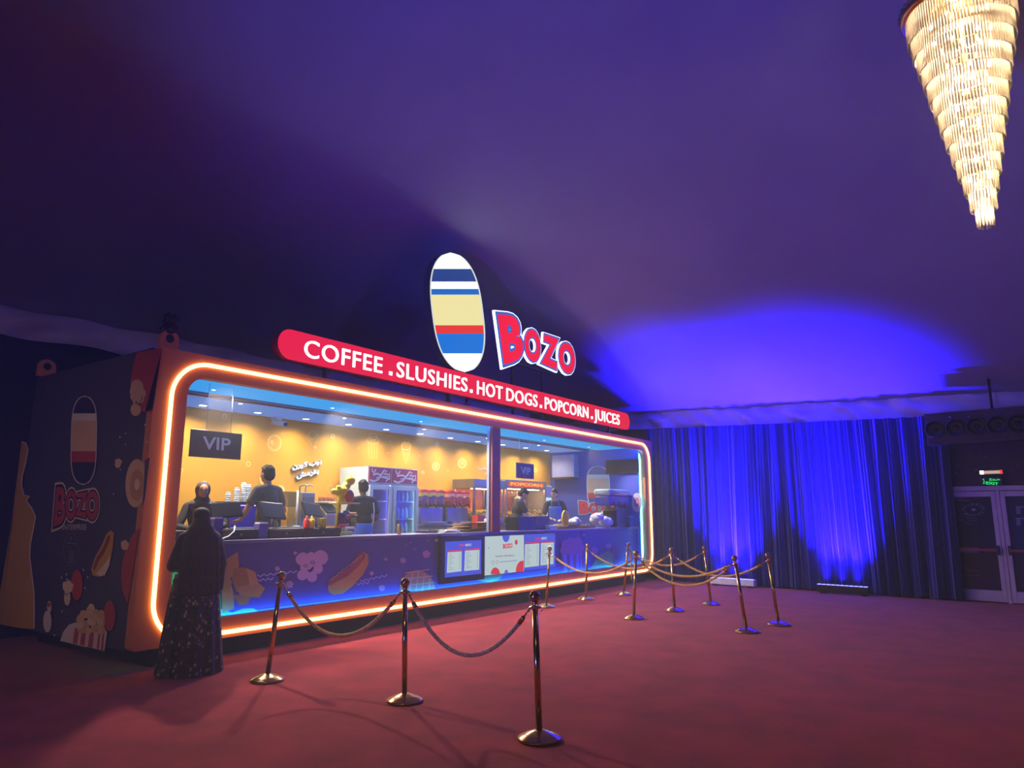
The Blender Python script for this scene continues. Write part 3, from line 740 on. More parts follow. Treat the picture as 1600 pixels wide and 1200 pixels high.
t1, d1 = screen(zm([(128,212),(578,190),(570,612),(115,660)]), 'menu_screen', 'blue menu screen in a thick black frame, left of the white screen', 0.10, mblue)
menu(d1, dict(cards=[([(155,345),(332,332),(328,580),(145,602)], [(160,322),(333,310),(332,328),(156,341)]), ([(372,325),(555,312),(550,560),(362,578)], [(378,302),(557,290),(555,308),(373,321)])],
     w1=[(300,243),(368,240),(368,268),(300,272)], w2=[(378,238),(452,234),(452,266),(378,270)]), 0)
t2, d2 = screen(zm([(625,148),(1112,125),(1105,585),(612,632)]), 'info_screen', 'white screen with red and blue discs between two menu screens', 0.012, mwhite)
pr = Print((0, YM-.002, 0), NF, 0.002)
def dm(x, y, rx, ry, m, a0=0, a1=360): pr.disc(680+x/8, 820+y/8, rx/8, ry/8, m, a0=a0, a1=a1, n=20)
dm(885, 136, 45, 80, mblue, 0, 180); dm(1013, 218, 18, 32, mred); dm(752, 618, 58, 84, mred, 180, 360); dm(889, 608, 24, 48, lit((110,105,225), .85), 180, 360)
pr.poly(zm([(1008,592),(1010,540),(1030,490),(1060,455),(1095,448),(1107,455),(1104,586)]), mred)
pr.txt('BOZO', zm([(848,240),(966,230),(966,286),(848,300)]), mred, 0.05)
for k in range(12): pr.line(zm([(752+k*20, 388-k*.8+(8 if k % 3 else -8)), (766+k*20, 396-k*.8)]), 0.8, mink)
pr.zig(680+760/8, 820+398/8, 680+990/8, 820+382/8, 20, .5, .5, mink)
pr.ring(680+722/8, 820+472/8, 2.0, 3.0, .5, mdark); pr.ring(680+775/8, 820+466/8, 1.6, 2.6, .5, lit((200,80,110), .7))
pr.zig(680+810/8, 820+466/8, 680+1018/8, 820+446/8, 26, .6, .8, lit((90,110,200), .7))
pr.line(zm([(660,282),(668,300)]), 1.2, mdark)
pr.build('info_page', d2)
t3, d3 = screen(zm([(1118,122),(1505,105),(1492,535),(1108,572)]), 'menu_screen', 'blue menu screen without frame, right of the white screen', 0.012, mblue)
menu(d3, dict(cards=[([(1122,245),(1302,232),(1298,512),(1116,535)], [(1124,222),(1303,212),(1302,230),(1122,242)]), ([(1322,230),(1485,220),(1478,490),(1315,508)], [(1324,210),(1486,200),(1485,217),(1322,228)])],
     w1=[(1250,162),(1320,158),(1320,192),(1250,196)], w2=[(1328,156),(1395,150),(1395,182),(1328,188)]), 0)

# ------------------------------------------------------------------ hanging signs inside the stall
def vip(q, tq, wires, y, label, col):
    x0, x1, z0, z1 = rect_on(q, y)
    t = thing('hanging_sign', label, 'sign', ((x0+x1)/2, y, z0), 0, 'hanging signs in the stall')
    bd = MB().box((x0, y, z0), (x1, y+.02, z1)).build('board', mat(col[0], col[1], 0.25, vary=0.03), t, bevel=0.004)
    pr = Print((0, y, 0), NF, 0.002); pr.txt('VIP', tq, ink((205, 205, 190)), 0.02); pr.build('lettering', bd)
    for px in wires:
        x = fat(px, 660, y).x; MB().tube([(x, y+.01, z1-.01), (x, y+.01, 3.222)], 0.004, 6).build('hanging_wire', steel, t)
vip([(298.8,670),(378.7,677.8),(375.9,717.9),(295.6,713.8)], [(317,681.5),(361,685.5),(359.5,704.5),(316.5,702)], (323.8, 362), 8.2, 'grey board sign with pale letters hanging over the two hijab wearers', ('vip_grey', (92, 88, 72)))
vip([(807,721.4),(834.1,726.2),(834.6,749.4),(807,745.9)], [(813.8,728.8),(829,731.2),(828.8,742),(814.8,741)], (812, 828), 8.2, 'dark purple board sign hanging right of the red upright', ('vip_purple', (74, 62, 92)))

# ------------------------------------------------------------------ pale line drawings and raised Arabic words on the yellow wall
YW = 10.32
pr = Print((0, YW, 0), NF, 0.003); lp = ink((246, 218, 140)); lp2 = ink((236, 198, 104))
def wring(x, y, r, m, wd=1.4): pr.ring(x, y, r*.86, r, wd, m)
wring(429, 692, 12, lp); wring(429, 692, 9.5, lp2, .8); pr.line([(422, 687), (428, 693), (424, 699)], 1, lp2); pr.disc(425, 691, 3, 4, lp2)
for x, y, r in ((351, 651, 4), (388, 725, 3.5), (283, 735, 3), (520, 682, 3), (634, 754+8, 4), (681, 729, 6), (683, 694, 2.5), (661, 738, 2), (722, 724, 7), (837, 735, 2.6)): wring(x, y, r, lp)
pr.disc(681, 729, 3, 4.5, lp2); pr.ring(722, 723, 4, 7, 1.0, lp2); pr.disc(722, 723, 2.5, 4, lp2)
for dx in (0, 5, 10, 15): pr.line([(575+dx, 690), (578+dx*.7, 717)], 1.0, lp2)
pr.ring(583, 688, 9, 6, 1.2, lp2); pr.ring(583, 682, 6, 5, 1.2, lp2)
pr.line([(628, 700), (634, 724), (641, 702)], 1.4, lp, ); pr.ring(634.5, 697, 7, 6, 1.3, lp); pr.ring(635, 690, 4.5, 4, 1.2, lp2)
pr.line([(630, 706), (639, 712)], .8, lp2); pr.line([(638, 704), (631, 713)], .8, lp2)
pr.line([(478, 680), (490, 700), (497, 678)], 1.2, lp2); pr.ring(488, 680, 6, 6, 1.0, lp2); pr.disc(493, 699, 2, 2.5, lp2)
pr.line([(513, 770), (516, 748), (520, 770), (513, 770)], 1.2, lp2); pr.ring(516, 764, 5, 7, 1.0, lp2)
pr.disc(411, 750, 6, 8, lp2); pr.disc(438, 766, 7, 8, lp); pr.disc(716, 765, 5, 6, lp2); pr.ring(716, 765, 7, 8, .8, lp2)
for x, y in ((610, 690), (606, 708), (560, 700), (700, 735), (655, 712), (742, 705)): pr.disc(x, y, 1.2, 1.8, lp2, n=8)
for k in range(6): pr.line([(747+k*4, 731+(k % 2)*1.5), (750.5+k*4, 733.5-(k % 3))], 1.5, ink((240, 236, 225)))
pr.line([(747, 734), (771, 732)], 1.3, ink((240, 236, 225))); pr.ring(763, 740, 4, 2.4, 1.2, ink((240, 236, 225)))
pr.build('printed_drawings', bw)
ar = thing('wall_lettering', 'raised white Arabic words in two slanted rows on the yellow wall', 'lettering', (8.0, YW, 2.3))
def za_(pts): return zp(pts, 440, 700, 8)
for of, m, dy in ((0.075, mat('letter_blue_edge', (130, 150, 200), 0.5), 0.0), (0.045, mat('letter_white', (242, 244, 240), 0.4), 0.012)):
    mb = MB()
    for t, q in (('\uFEE5\uFEAD\uFEEE\uFEDB \uFE8F\uFEEE\uFE91', [(112,205),(478,136),(480,212),(112,285)]), ('\uFEB6\uFEE3\uFEAE\uFED8\uFE91', [(160,318),(440,262),(445,335),(165,398)])):
        vs, fs = text(t, of, 0.02); x0, x1, y0, y1 = bbox(text(t, 0.045)[0])
        TL, TR, BR, BL = [fat(*c, YW) for c in za_(q)]
        mb.add([(BL*(1-u)+BR*u)*(1-v)+(TL*(1-u)+TR*u)*v+Vector((0, -dy-.045 if p.z > 0 else -.001, 0)) for p in vs for u, v in [((p.x-x0)/(x1-x0), (p.y-y0)/(y1-y0))]], fs)
    mb.build('letter_row' if of < .05 else 'letter_edge', m, ar)
# blue end wall: plain plaque with letters, doughnut print
XE = 16.12
pb = thing('wall_plaque', 'plain banded plaque over red letters on the blue end wall of the stall', 'sign', (XE, 9.0, 1.6))
pr = Print((XE, 0, 0), NL, 0.02)
plaque(pr, 935, 762, 17, 33, 0.03, [ink((236, 232, 236)), ink((90, 110, 170)), ink((220, 225, 235)), ink((226, 200, 170)), ink((220, 70, 80)), ink((60, 90, 170))])
def ze(pts): return zp(pts, 870, 740, 11.43)
q4 = [ze([(400,500),(560,505),(575,705),(415,710)]), ze([(580,530),(735,530),(735,710),(580,705)]), ze([(748,535),(880,540),(885,725),(752,715)]), ze([(890,545),(1020,545),(1020,735),(890,728)])]
word(pr, 'BOZO', q4, [ink((236, 232, 236)), ink((60, 90, 170)), ink((226, 44, 60))], [0.12, 0.085, 0.035])
pr.build('printed_board', pb)
pr = Print((XE, 0, 0), NL, 0.004); pr.disc(995, 785, 8, 15, ink((205, 205, 215))); pr.disc(995, 785, 4, 7.5, ink((200, 110, 130))); pr.disc(995, 785, 1.7, 3, ink((220, 215, 225))); pr.build('printed_doughnut', ew)
def ebox(px0, py0, px1, py1, dx, name, label, cat, m):
    a, b = at(px0, py0, (XE-dx, 0, 0), NL), at(px1, py1, (XE-dx, 0, 0), NL)
    t = thing(name, label, cat, (XE, (a.y+b.y)/2, min(a.z, b.z)))
    MB().box((XE-dx, min(a.y, b.y), min(a.z, b.z)), (XE-.001, max(a.y, b.y), max(a.z, b.z))).build('casing', m, t, bevel=0.015)
    return t, a, b
ac, a, b = ebox(862, 712, 897, 746, 0.25, 'air_conditioner', 'pale wall unit high on the blue end wall of the stall', 'air conditioner', mat('ac_blue', (150, 160, 215), 0.45))
MB().box((XE-.28, min(a.y,b.y)+.02, min(a.z,b.z)-.03), (XE-.03, max(a.y,b.y)-.02, min(a.z,b.z)+.02)).build('outlet_flap', mat('dark_steel'), ac)
tv, a, b = ebox(946, 719, 997, 739, 0.08, 'television', 'dark flat television high on the blue end wall near the right edge', 'television', black)
MB().box((XE-.086, min(a.y,b.y)+.03, min(a.z,b.z)+.03), (XE-.079, max(a.y,b.y)-.03, max(a.z,b.z)-.03)).build('display', mat('tv_glass', (40, 36, 60), 0.1), tv)
cz = fat(437, 654, 10.1)
cc = thing('security_camera', 'small white security camera under the stall ceiling left of the Arabic words', 'camera', (cz.x, 10.2, 3.22))
MB().box((cz.x-.05, 10.1, 3.16), (cz.x+.05, 10.3, 3.22)).build('mount', white, cc, bevel=.01)
MB().tube([(cz.x-.03, 10.24, 3.12), (cz.x+.03, 9.98, 3.08)], 0.05, 14).build('camera_body', white, cc)
MB().tube([(cz.x+.03, 9.98, 3.08), (cz.x+.033, 9.965, 3.077)], 0.035, 14).build('lens', black, cc)

# ------------------------------------------------------------------ chandelier
ch = thing('chandelier', 'tall tapering crystal chandelier of stacked glowing tiers', 'chandelier', (6.5, 0.04, 7.6))
KX, KY = 6.5, 0.04
crys = bpy.data.materials.new('crystal'); crys.use_nodes = True; nt = crys.node_tree
nt.nodes.remove(nt.nodes['Principled BSDF'])
tr = nt.nodes.new('ShaderNodeBsdfTranslucent'); tr.inputs[0].default_value = (1.0, .93, .80, 1)
gl = nt.nodes.new('ShaderNodeBsdfGlossy'); gl.inputs[0].default_value = (1, .97, .9, 1); gl.inputs['Roughness'].default_value = 0.12
tp = nt.nodes.new('ShaderNodeBsdfTransparent'); tp.inputs[0].default_value = (1, .97, .9, 1)
lw = nt.nodes.new('ShaderNodeLayerWeight'); lw.inputs[0].default_value = 0.35
tc = nt.nodes.new('ShaderNodeTexCoord'); nz = nt.nodes.new('ShaderNodeTexNoise'); nz.inputs['Scale'].default_value = 40
m1 = nt.nodes.new('ShaderNodeMixShader'); m1.inputs[0].default_value = 0.5; m2 = nt.nodes.new('ShaderNodeMixShader')
nt.links.new(tc.outputs['Object'], nz.inputs['Vector'])
nt.links.new(tp.outputs[0], m1.inputs[1]); nt.links.new(tr.outputs[0], m1.inputs[2])
nt.links.new(lw.outputs['Fresnel'], m2.inputs[0]); nt.links.new(m1.outputs[0], m2.inputs[1]); nt.links.new(gl.outputs[0], m2.inputs[2])
nt.links.new(m2.outputs[0], nt.nodes['Material Output'].inputs[0])
gilt = mat('gilt_metal', (226, 188, 130), 0.25, 1.0)
TZ0, NT = 3.83, 13
for i in range(NT):
    z = TZ0+i*0.142; r = 0.055+0.335*(i/(NT-1))**0.95
    n = max(14, int(2*math.pi*r/0.022)); mb = MB()
    for k in range(n):
        a = 2*math.pi*k/n; c = Vector((KX+r*math.cos(a), KY+r*math.sin(a), 0))
        mb.tube([c+Vector((0,0,z)), c+Vector((0,0,z+.012)), c+Vector((0,0,z+.225)), c+Vector((0,0,z+.23))], [0.004, .0085, .0085, .004], 5, smooth=False)
    tier = mb.build('crystal_tier', crys, ch)
    MB().tube([(KX+r*math.cos(t), KY+r*math.sin(t), z+.23) for t in [2*math.pi*k/40 for k in range(40)]], 0.006, 6, closed=True).build('tier_ring', gilt, tier)
    nb = 1 if i < 2 else (3 if i < 6 else 5)
    for k in range(nb):
        a = 2.4*k+i; rb = 0 if nb == 1 else r*0.55
        p = Vector((KX+rb*math.cos(a), KY+rb*math.sin(a), z+.13))
        MB().ell(p, (.012, .012, .022), nu=8, nv=6).build('bulb', glow('bulb_warm', (1.0, .70, .42), 40), ch)
    lamp('chandelier_bulb', 'POINT', (KX, KY, z+.12), None, 9+36*i/NT, (1.0, .72, .45), shadow_soft_size=0.04)
ztop = TZ0+NT*0.142+.08
mb = MB(); mb.lathe([(.42, 0), (.435, .015), (.435, .05), (.41, .06), (.05, .08)], (KX, KY, ztop), 40); mb.build('crown_plate', gilt, ch)
for k in range(44):
    a = 2*math.pi*k/44; pass
mb = MB()
for k in range(44):
    a = 2*math.pi*k/44; mb.ell((KX+.425*math.cos(a), KY+.425*math.sin(a), ztop+.075), .022, nu=6, nv=5)
mb.build('crown_beads', crys, ch)
MB().tube([(KX, KY, TZ0+.25), (KX, KY, ztop+.1)], 0.02, 8).build('core_rod', gilt, ch)
MB().tube([(KX, KY, ztop+.1), (KX, KY, roofz(KX, KY)+.03)], 0.012, 8).build('suspension_cable', steel, ch)

# ------------------------------------------------------------------ brass rope posts
def make_post():
    t = thing('rope_post', 'brass rope post', 'stanchion', (0, 0, 0), 0, 'brass rope posts around the queue lanes')
    mb = MB(); mb.lathe([(.150, 0), (.158, .004), (.160, .014), (.156, .022), (.140, .026), (.132, .034), (.085, .052), (.045, .066), (.030, .072)], n=40); mb.build('base', brass, t, local=True)
    mb = MB(); mb.lathe([(.0235, .066), (.0235, .915)], n=20); mb.build('pole', brass, t, local=True)
    mb = MB(); mb.lathe([(.026, .905), (.044, .910), (.046, .918), (.044, .925), (.024, .930), (.020, .945), (.026, .955), (.018, .962)], n=20)
    c = mb.build('collar', brass, t, local=True)
    mb = MB()
    for k in range(4):
        a = math.pi/4+k*math.pi/2
        mb.tube([((.042+.014*math.sin(q))*math.cos(a)+0, (.042+.014*math.sin(q))*math.sin(a), .917-.014+.014*math.cos(q)) for q in [0, .8, 1.6, 2.4, 3.1]], .004, 6)
    mb.build('rope_hook', brass, t, local=True)
    mb = MB(); mb.ell((0, 0, .998), .042, nu=20, nv=14); mb.build('ball_finial', brass, t, local=True)
    return t
POSTS = [  # base pixel, top pixel, label
 ((417,1068), (441,893), 'brass rope post nearest the black-robed customer, tilted right'),
 ((632,1100), (633,906), 'middle brass post of the front rope line, with ropes on both sides'),
 ((843,1160), (835,943), 'brass rope post nearest the camera, largest of all'),
 ((853,953), (859,851), 'brass rope post standing in front of the right blue menu screen'),
 ((915,941), (918,850), 'brass rope post in front of the popcorn tub artwork, next after the screen post'),
 ((974,934), (982,851), 'brass rope post by the right end of the neon frame, loose rope hanging on it'),
 ((990,971), (994,863), 'brass rope post with several ropes, left one of the middle row'),
 ((1054,959), (1049,858), 'upright brass rope post in the centre of the middle row'),
 ((1111,949), (1100,856), 'brass rope post nearest the white-cased blue floor light'),
 ((1167,992), (1147,873), 'leaning brass rope post, nearer of the two at the right end'),
 ((1217,981), (1199,870), 'leaning brass rope post, rightmost of all')]
post = make_post(); TOPS = []
for i, (b, tpx, lab) in enumerate(POSTS):
    base = at(b[0], b[1]-4, (0, 0, 0), Vector((0,0,1))); base.z = 0
    zc2 = (base-CO).dot(CF)
    # lean of the pole in the direction across the view
    lean = 0.0
    for _ in range(8):
        P = base+Vector((0, 0, 1.04))+CR*lean-CO; zz = P.dot(CF)
        lean += (tpx[0]-(800+FPX*P.dot(CR)/zz))*zz/FPX
    o = post if i == 0 else dup(post, base)
    o.location = base; o['label'] = lab
    ax = Vector((0,0,1)).cross(Vector((CR.x, CR.y, 0))); ang = math.atan2(lean, 1.04)
    q = Matrix.Rotation(ang, 4, ax)
    for c in kids(o):
        if c.name.split('.')[0] != 'base': c.rotation_euler = q.to_euler()
    TOPS.append(base+(q.to_3x3()@Vector((0, 0, .905))))

# ------------------------------------------------------------------ ropes
ropem = mat('gold_rope', (222, 178, 104), 0.8, vary=0.2, scale=30)
def rope(a, b, sag, label, loose=False):
    a, b = Vector(a), Vector(b)
    if not loose:
        d = (b-a); d.z = 0; d.normalize(); a = a+d*.055; b = b-d*.055
    n = 150; L = (b-a).length
    t = thing('barrier_rope', label, 'rope', (a+b)*.5-Vector((0, 0, sag if not loose else 0)), 0, 'twisted gold barrier ropes')
    def cen(f): return a.lerp(b, f)-Vector((0, 0, sag*4*f*(1-f)))
    f0, f1 = 0.05, 0.95
    mb = MB(); turns = L*1.15/0.085
    side = Vector((0,0,1)).cross(b-a) if abs((b-a).normalized().z) < .9 else Vector((1,0,0))
    side.normalize()
    for s in range(3):
        pts = []
        for k in range(n+1):
            f = f0+(f1-f0)*k/n; c = cen(f); tg = (cen(min(1, f+.01))-cen(max(0, f-.01))).normalized(); up = side.cross(tg)
            w_ = 2*math.pi*(turns*f+s/3); pts.append(c+(side*math.cos(w_)+up*math.sin(w_))*.0095)
        mb.tube(pts, .0095, 6)
    mb.build('cord', ropem, t)
    for f, g in ((0.0, f0), (1.0, f1)):
        MB().tube([cen(g+(f-g)*0.15-(.012 if f == 0 and False else 0)), cen(g), cen(g+(0.5-g)*0.05)], [.017, .02, .02], 10).build('end_cap', brass, t)
        MB().tube([cen(g+(f-g)*u) for u in (0, .5, 1.0)], .007, 8).build('snap_hook', brass, t)
T = TOPS
rope(T[0], T[1], .42, 'front barrier rope between the customer-side post and the middle post')
rope(T[1], T[2], .42, 'front barrier rope hanging to the post nearest the camera')
rope(T[3], T[6], .27, 'barrier rope from the screen post to the left middle-row post')
rope(T[4], T[7], .27, 'barrier rope from the popcorn-tub post to the centre middle-row post')
rope(T[5], T[8], .27, 'barrier rope from the neon-end post to the post by the white floor light')
rope(T[6], T[9], .34, 'lower one of two ropes running to the nearer leaning right post')
rope(T[6]+Vector((0,0,.012)), T[9]+Vector((0,0,.012)), .22, 'upper one of two ropes running to the nearer leaning right post')
rope(T[7], T[10], .27, 'barrier rope from the centre middle-row post to the rightmost post')
lz = T[5]+CR*0.06
rope(lz, lz-Vector((0, 0, .62)), 0.0, 'loose barrier rope hanging straight down from the neon-end post', True)

# ------------------------------------------------------------------ people
def remesh(mb, vox, smooth=6):
    me = bpy.data.meshes.new('tmp'); me.from_pydata([tuple(p) for p in mb.v], [], mb.f); me.update()
    bm = bmesh.new(); bm.from_mesh(me); bmesh.ops.recalc_face_normals(bm, faces=bm.faces); bm.to_mesh(me); bm.free()
    o = bpy.data.objects.new('tmp', me); C.objects.link(o)
    r = o.modifiers.new('r', 'REMESH'); r.mode = 'VOXEL'; r.voxel_size = vox
    s = o.modifiers.new('s', 'SMOOTH'); s.iterations = smooth; s.factor = 0.5
    dg = bpy.context.evaluated_depsgraph_get(); dg.update()
    out = bpy.data.meshes.new_from_object(o.evaluated_get(dg))
    bpy.data.objects.remove(o); bpy.data.meshes.remove(me)
    for p in out.polygons: p.use_smooth = True
    return out
def place_mesh(me, name, m, parent, world=False):
    if world: me.transform(mworld(parent).inverted())
    me.name = name; me.materials.clear(); me.materials.append(m)
    o = bpy.data.objects.new(name, me); C.objects.link(o); o.parent = parent; return o
skin_a = mat('skin_tan', (176, 126, 96), 0.55, vary=0.05); skin_b = mat('skin_brown', (128, 88, 66), 0.55, vary=0.05); skin_c = mat('skin_light', (206, 160, 132), 0.55, vary=0.05)
hair_m = mat('dark_hair', (26, 20, 18), 0.7, vary=0.3, scale=60); eye_w = mat('eye_white', (225, 220, 212), 0.3); eye_d = mat('eye_dark', (30, 20, 16), 0.2); lips = mat('lips', (150, 84, 76), 0.5)
def V3(*a): return Vector(a)
class Body:
    def __init__(s, H, lean=0.0, yaw=0.0, pitch=0.0, twist=0.0):
        s.k = H/1.72; s.Rl = Matrix.Rotation(-lean, 3, 'X'); s.Rh = Matrix.Rotation(yaw, 3, 'Z') @ Matrix.Rotation(-pitch, 3, 'X')
    def up(s, p):                                      # bends at the hips
        p = Vector(p); c = V3(0, 0, .95)
        return (c+s.Rl@(p-c))*s.k if p.z > .95 else p*s.k
    def hd(s, p):
        c = V3(0, .0, 1.50); return s.up(c+s.Rh@(Vector(p)-c))
    def eul(s): return s.Rl.to_euler()
    def hell(s, mb, c, r, nu=16, nv=10):
        mb.ell(s.hd(c), tuple(x*s.k for x in r), (s.Rl@s.Rh).to_euler(), nu, nv)
    def uell(s, mb, c, r): mb.ell(s.up(c), tuple(x*s.k for x in r), s.Rl.to_euler())
    def limb(s, mb, pts, rr, n=12):
        P = []; R = []
        for i in range(len(pts)-1):
            for t in (0, .33, .66): P.append(pts[i].lerp(pts[i+1], t)); R.append((rr[i]+(rr[i+1]-rr[i])*t)*s.k)
        P.append(pts[-1]); R.append(rr[-1]*s.k)
        mb.tube(P, R, n)
        for p, r in zip(pts, rr): mb.ell(p, r*s.k*.98, nu=10, nv=8)
def hand(mb, k, w, d, nrm, side, curl=0.5):
    """palm, four unequal bent fingers, and a thumb from the palm's side"""
    d = d.normalized(); nrm = (nrm-d*nrm.dot(d)).normalized(); x = d.cross(nrm)*side
    for t in (0.15, .5, .85):
        for u in (-.024, 0, .024): mb.ell(w+d*(.012+.075*t)*k+x*u*k, .0165*k, nu=8, nv=6)
    for i, (u, L) in enumerate(((-.033, .062), (-.011, .074), (.011, .08), (.033, .07))):
        p = w+d*.085*k+x*u*k; a = curl*.5; P = [p-d*.02*k]; dd = d
        for j, f in enumerate((.45, .32, .23)):
            dd = (d*math.cos(a)+nrm*math.sin(a)); p = p+dd*L*f*k; P.append(p); a += curl*.6
        P = [P[0], w+d*.085*k+x*u*k]+P[1:]
        mb.tube(P, [.0092*k, .0092*k, .009*k, .0082*k, .007*k], 8); mb.ell(P[-1], .007*k, nu=6, nv=5)
    b = w+d*.03*k+x*.036*k
    P = [b-x*.012*k, b+x*.018*k+d*.022*k, b+x*.03*k+d*.05*k+nrm*.012*k, b+x*.028*k+d*.07*k+nrm*.022*k]
    mb.tube(P, [.0115*k, .011*k, .0095*k, .0075*k], 8); mb.ell(P[-1], .0078*k, nu=6, nv=5)
def person(label, H, loc, rz, skin, arms, lean=0, yaw=0, pitch=0, hair='short', top=None, legs=None, sleeve=.6, vox=.0095, sw=1.0):
    t = thing('person', label, 'person', loc, rz)
    B = Body(H, lean, yaw, pitch); k = B.k; mb = MB()
    B.uell(mb, (0, 0, 1.26), (.160, .105, .19)); B.uell(mb, (0, .005, 1.06), (.140, .10, .17)); mb.ell(V3(0, 0, .93)*k, (.158*k, .112*k, .13*k))
    B.limb(mb, [B.up((-.155*sw, -.01, 1.395)), B.up((0, -.015, 1.42)), B.up((.155*sw, -.01, 1.395))], [.058, .062, .058])
    B.limb(mb, [B.up((0, -.012, 1.42)), B.hd((0, .006, 1.54))], [.056, .05])
    B.hell(mb, (0, .012, 1.618), (.076, .094, .104)); B.hell(mb, (0, .04, 1.556), (.056, .060, .062)); B.hell(mb, (0, .068, 1.525), (.028, .028, .022))
    B.hell(mb, (0, .110, 1.592), (.013, .017, .024), 8, 6); B.hell(mb, (0, .106, 1.622), (.010, .012, .03), 8, 6)
    for sx in (-1, 1):
        B.hell(mb, (sx*.079, .004, 1.60), (.010, .022, .032), 8, 6); B.hell(mb, (sx*.034, .085, 1.588), (.022, .018, .018), 8, 6)
        B.limb(mb, [V3(sx*.088, 0, .90)*k, V3(sx*.095, .018, .49)*k, V3(sx*.092, -.012, .09)*k], [.084, .056, .038])
        B.limb(mb, [V3(sx*.092, -.03, .05)*k, V3(sx*.105, .12, .034)*k], [.036, .03])
        el, wr, hd_, nr = arms[0 if sx < 0 else 1]
        el, wr, hd_ = Vector(el)*k, Vector(wr)*k, Vector(hd_)
        sh = B.up((sx*.178*sw, -.01, 1.385))
        B.limb(mb, [sh, el, wr], [.05, .04, .027])
        hand(mb, k, wr, hd_, Vector(nr), -sx)
    body = place_mesh(remesh(mb, vox), 'body', skin, t)
    # face
    for sx in (-1, 1):
        m2 = MB(); B.hell(m2, (sx*.032, .094, 1.614), (.0135, .008, .0085), 10, 8); e = m2.build('eye', eye_w, t, local=True)
        m2 = MB(); B.hell(m2, (sx*.032, .1005, 1.614), (.0065, .0035, .0065), 8, 6); m2.build('iris', eye_d, e, local=True)
        m2 = MB(); m2.tube([B.hd((sx*(.014+.012*q), .103-.006*q*q*.5, 1.632+.004*math.sin(q*1.5))) for q in (0, 1, 2, 3)], .0042*k, 6); m2.build('eyebrow', hair_m, t, local=True)
    m2 = MB(); m2.tube([B.hd((x, .098-abs(x)*.25, 1.556+abs(x)*.06)) for x in (-.026, -.012, 0, .012, .026)], [.002*k, .005*k, .0055*k, .005*k, .002*k], 8, flat=.8); m2.build('mouth', lips, t, local=True)
    if hair == 'short':
        m2 = MB(); B.hell(m2, (0, -.010, 1.640), (.084, .100, .094)); B.hell(m2, (0, -.03, 1.60), (.081, .082, .085)); B.hell(m2, (0, .045, 1.70), (.06, .05, .03))
        rs = random.Random(int(H*1000))
        for _ in range(26):
            a = rs.uniform(0, 6.28); q = rs.uniform(.2, 1.3); B.hell(m2, (.076*math.cos(a)*math.sin(q), -.008+.09*math.sin(a)*math.sin(q), 1.648+.085*math.cos(q)), (.02, .02, .018), 8, 6)
        me = remesh(m2, .009, 3); place_mesh(me, 'hair', hair_m, t)
    if top:
        m2 = MB(); B.uell(m2, (0, 0, 1.26), (.178, .124, .20)); B.uell(m2, (0, .004, 1.06), (.166, .122, .19)); m2.ell(V3(0, 0, .93)*k, (.178*k, .13*k, .11*k))
        B.limb(m2, [B.up((-.16, -.01, 1.39)), B.up((0, -.018, 1.41)), B.up((.16, -.01, 1.39))], [.068, .070, .068])
        for sx in (-1, 1):
            el, wr = Vector(arms[0 if sx < 0 else 1][0])*k, Vector(arms[0 if sx < 0 else 1][1])*k; sh = B.up((sx*.178, -.01, 1.385))
            if sleeve <= 1: B.limb(m2, [sh, sh.lerp(el, sleeve)], [.066, .064])
            else: B.limb(m2, [sh, el, el.lerp(wr, .88)], [.066, .058, .048])
        place_mesh(remesh(m2, .011, 5), 'shirt', top, t)
    if legs:
        m2 = MB(); m2.ell(V3(0, 0, .92)*k, (.168*k, .122*k, .13*k))
        for sx in (-1, 1): B.limb(m2, [V3(sx*.088, 0, .90)*k, V3(sx*.096, .018, .49)*k, V3(sx*.094, -.012, .07)*k], [.096, .074, .064])
        place_mesh(remesh(m2, .012, 4), 'trousers', legs, t)
        m2 = MB()
        for sx in (-1, 1): B.limb(m2, [V3(sx*.092, -.045, .052)*k, V3(sx*.106, .125, .045)*k], [.048, .044])
        place_mesh(remesh(m2, .010, 2), 'shoes', blackm, t)
    return t, B
def apron(t, B, m, back=False, waist=False):
    k = B.k; rows = []; z0, z1 = (.52, 1.02) if waist else (.50, 1.34)
    n = 14
    for j in range(15):
        z = z0+(z1-z0)*j/14; half = 1.25 if z < 1.05 else 1.25-1.6*(z-1.05)
        rx = .185 if z < 1.0 else .188; ry = .142 if z > 1.1 else .148+.03*max(0, .9-z)
        row = []
        for i in range(n+1):
            a = math.pi/2+half*(1-2*i/n)*(1.0 if not (back or waist) else 1.0)
            if waist: a = 2*math.pi*i/n
            p = V3(rx*math.cos(a), ry*math.sin(a)*(1+.03*math.sin(9*a)), z)
            row.append(B.up(p) if z > .95 else p*k)
        rows.append(row)
    mb = MB().grid(rows, closed=False); o = mb.build('apron', m, t, local=True)
    so = o.modifiers.new('solid', 'SOLIDIFY'); so.thickness = .006
    if not waist:
        for sx in (-1, 1): MB().tube([B.up(p) for p in ((sx*.09, .135, 1.33), (sx*.085, .10, 1.42), (sx*.06, .0, 1.475), (sx*.0, -.07, 1.47))], .009*k, 6).build('apron_strap', m, t, local=True)
    return o
tee = mat('charcoal_tee', (92, 84, 74), 0.85, vary=0.12); tee2 = mat('black_tee', (58, 52, 54), 0.85, vary=0.12); jeans = mat('dark_trousers', (40, 40, 52), 0.85)
apb = mat('blue_apron', (84, 122, 222), 0.8, vary=0.08); abaya = mat('black_abaya', (60, 48, 45), 0.8, vary=0.2, scale=4); abaya2 = mat('black_abaya_sleeves', (34, 28, 30), 0.85, vary=0.2)
FZ = 0.45
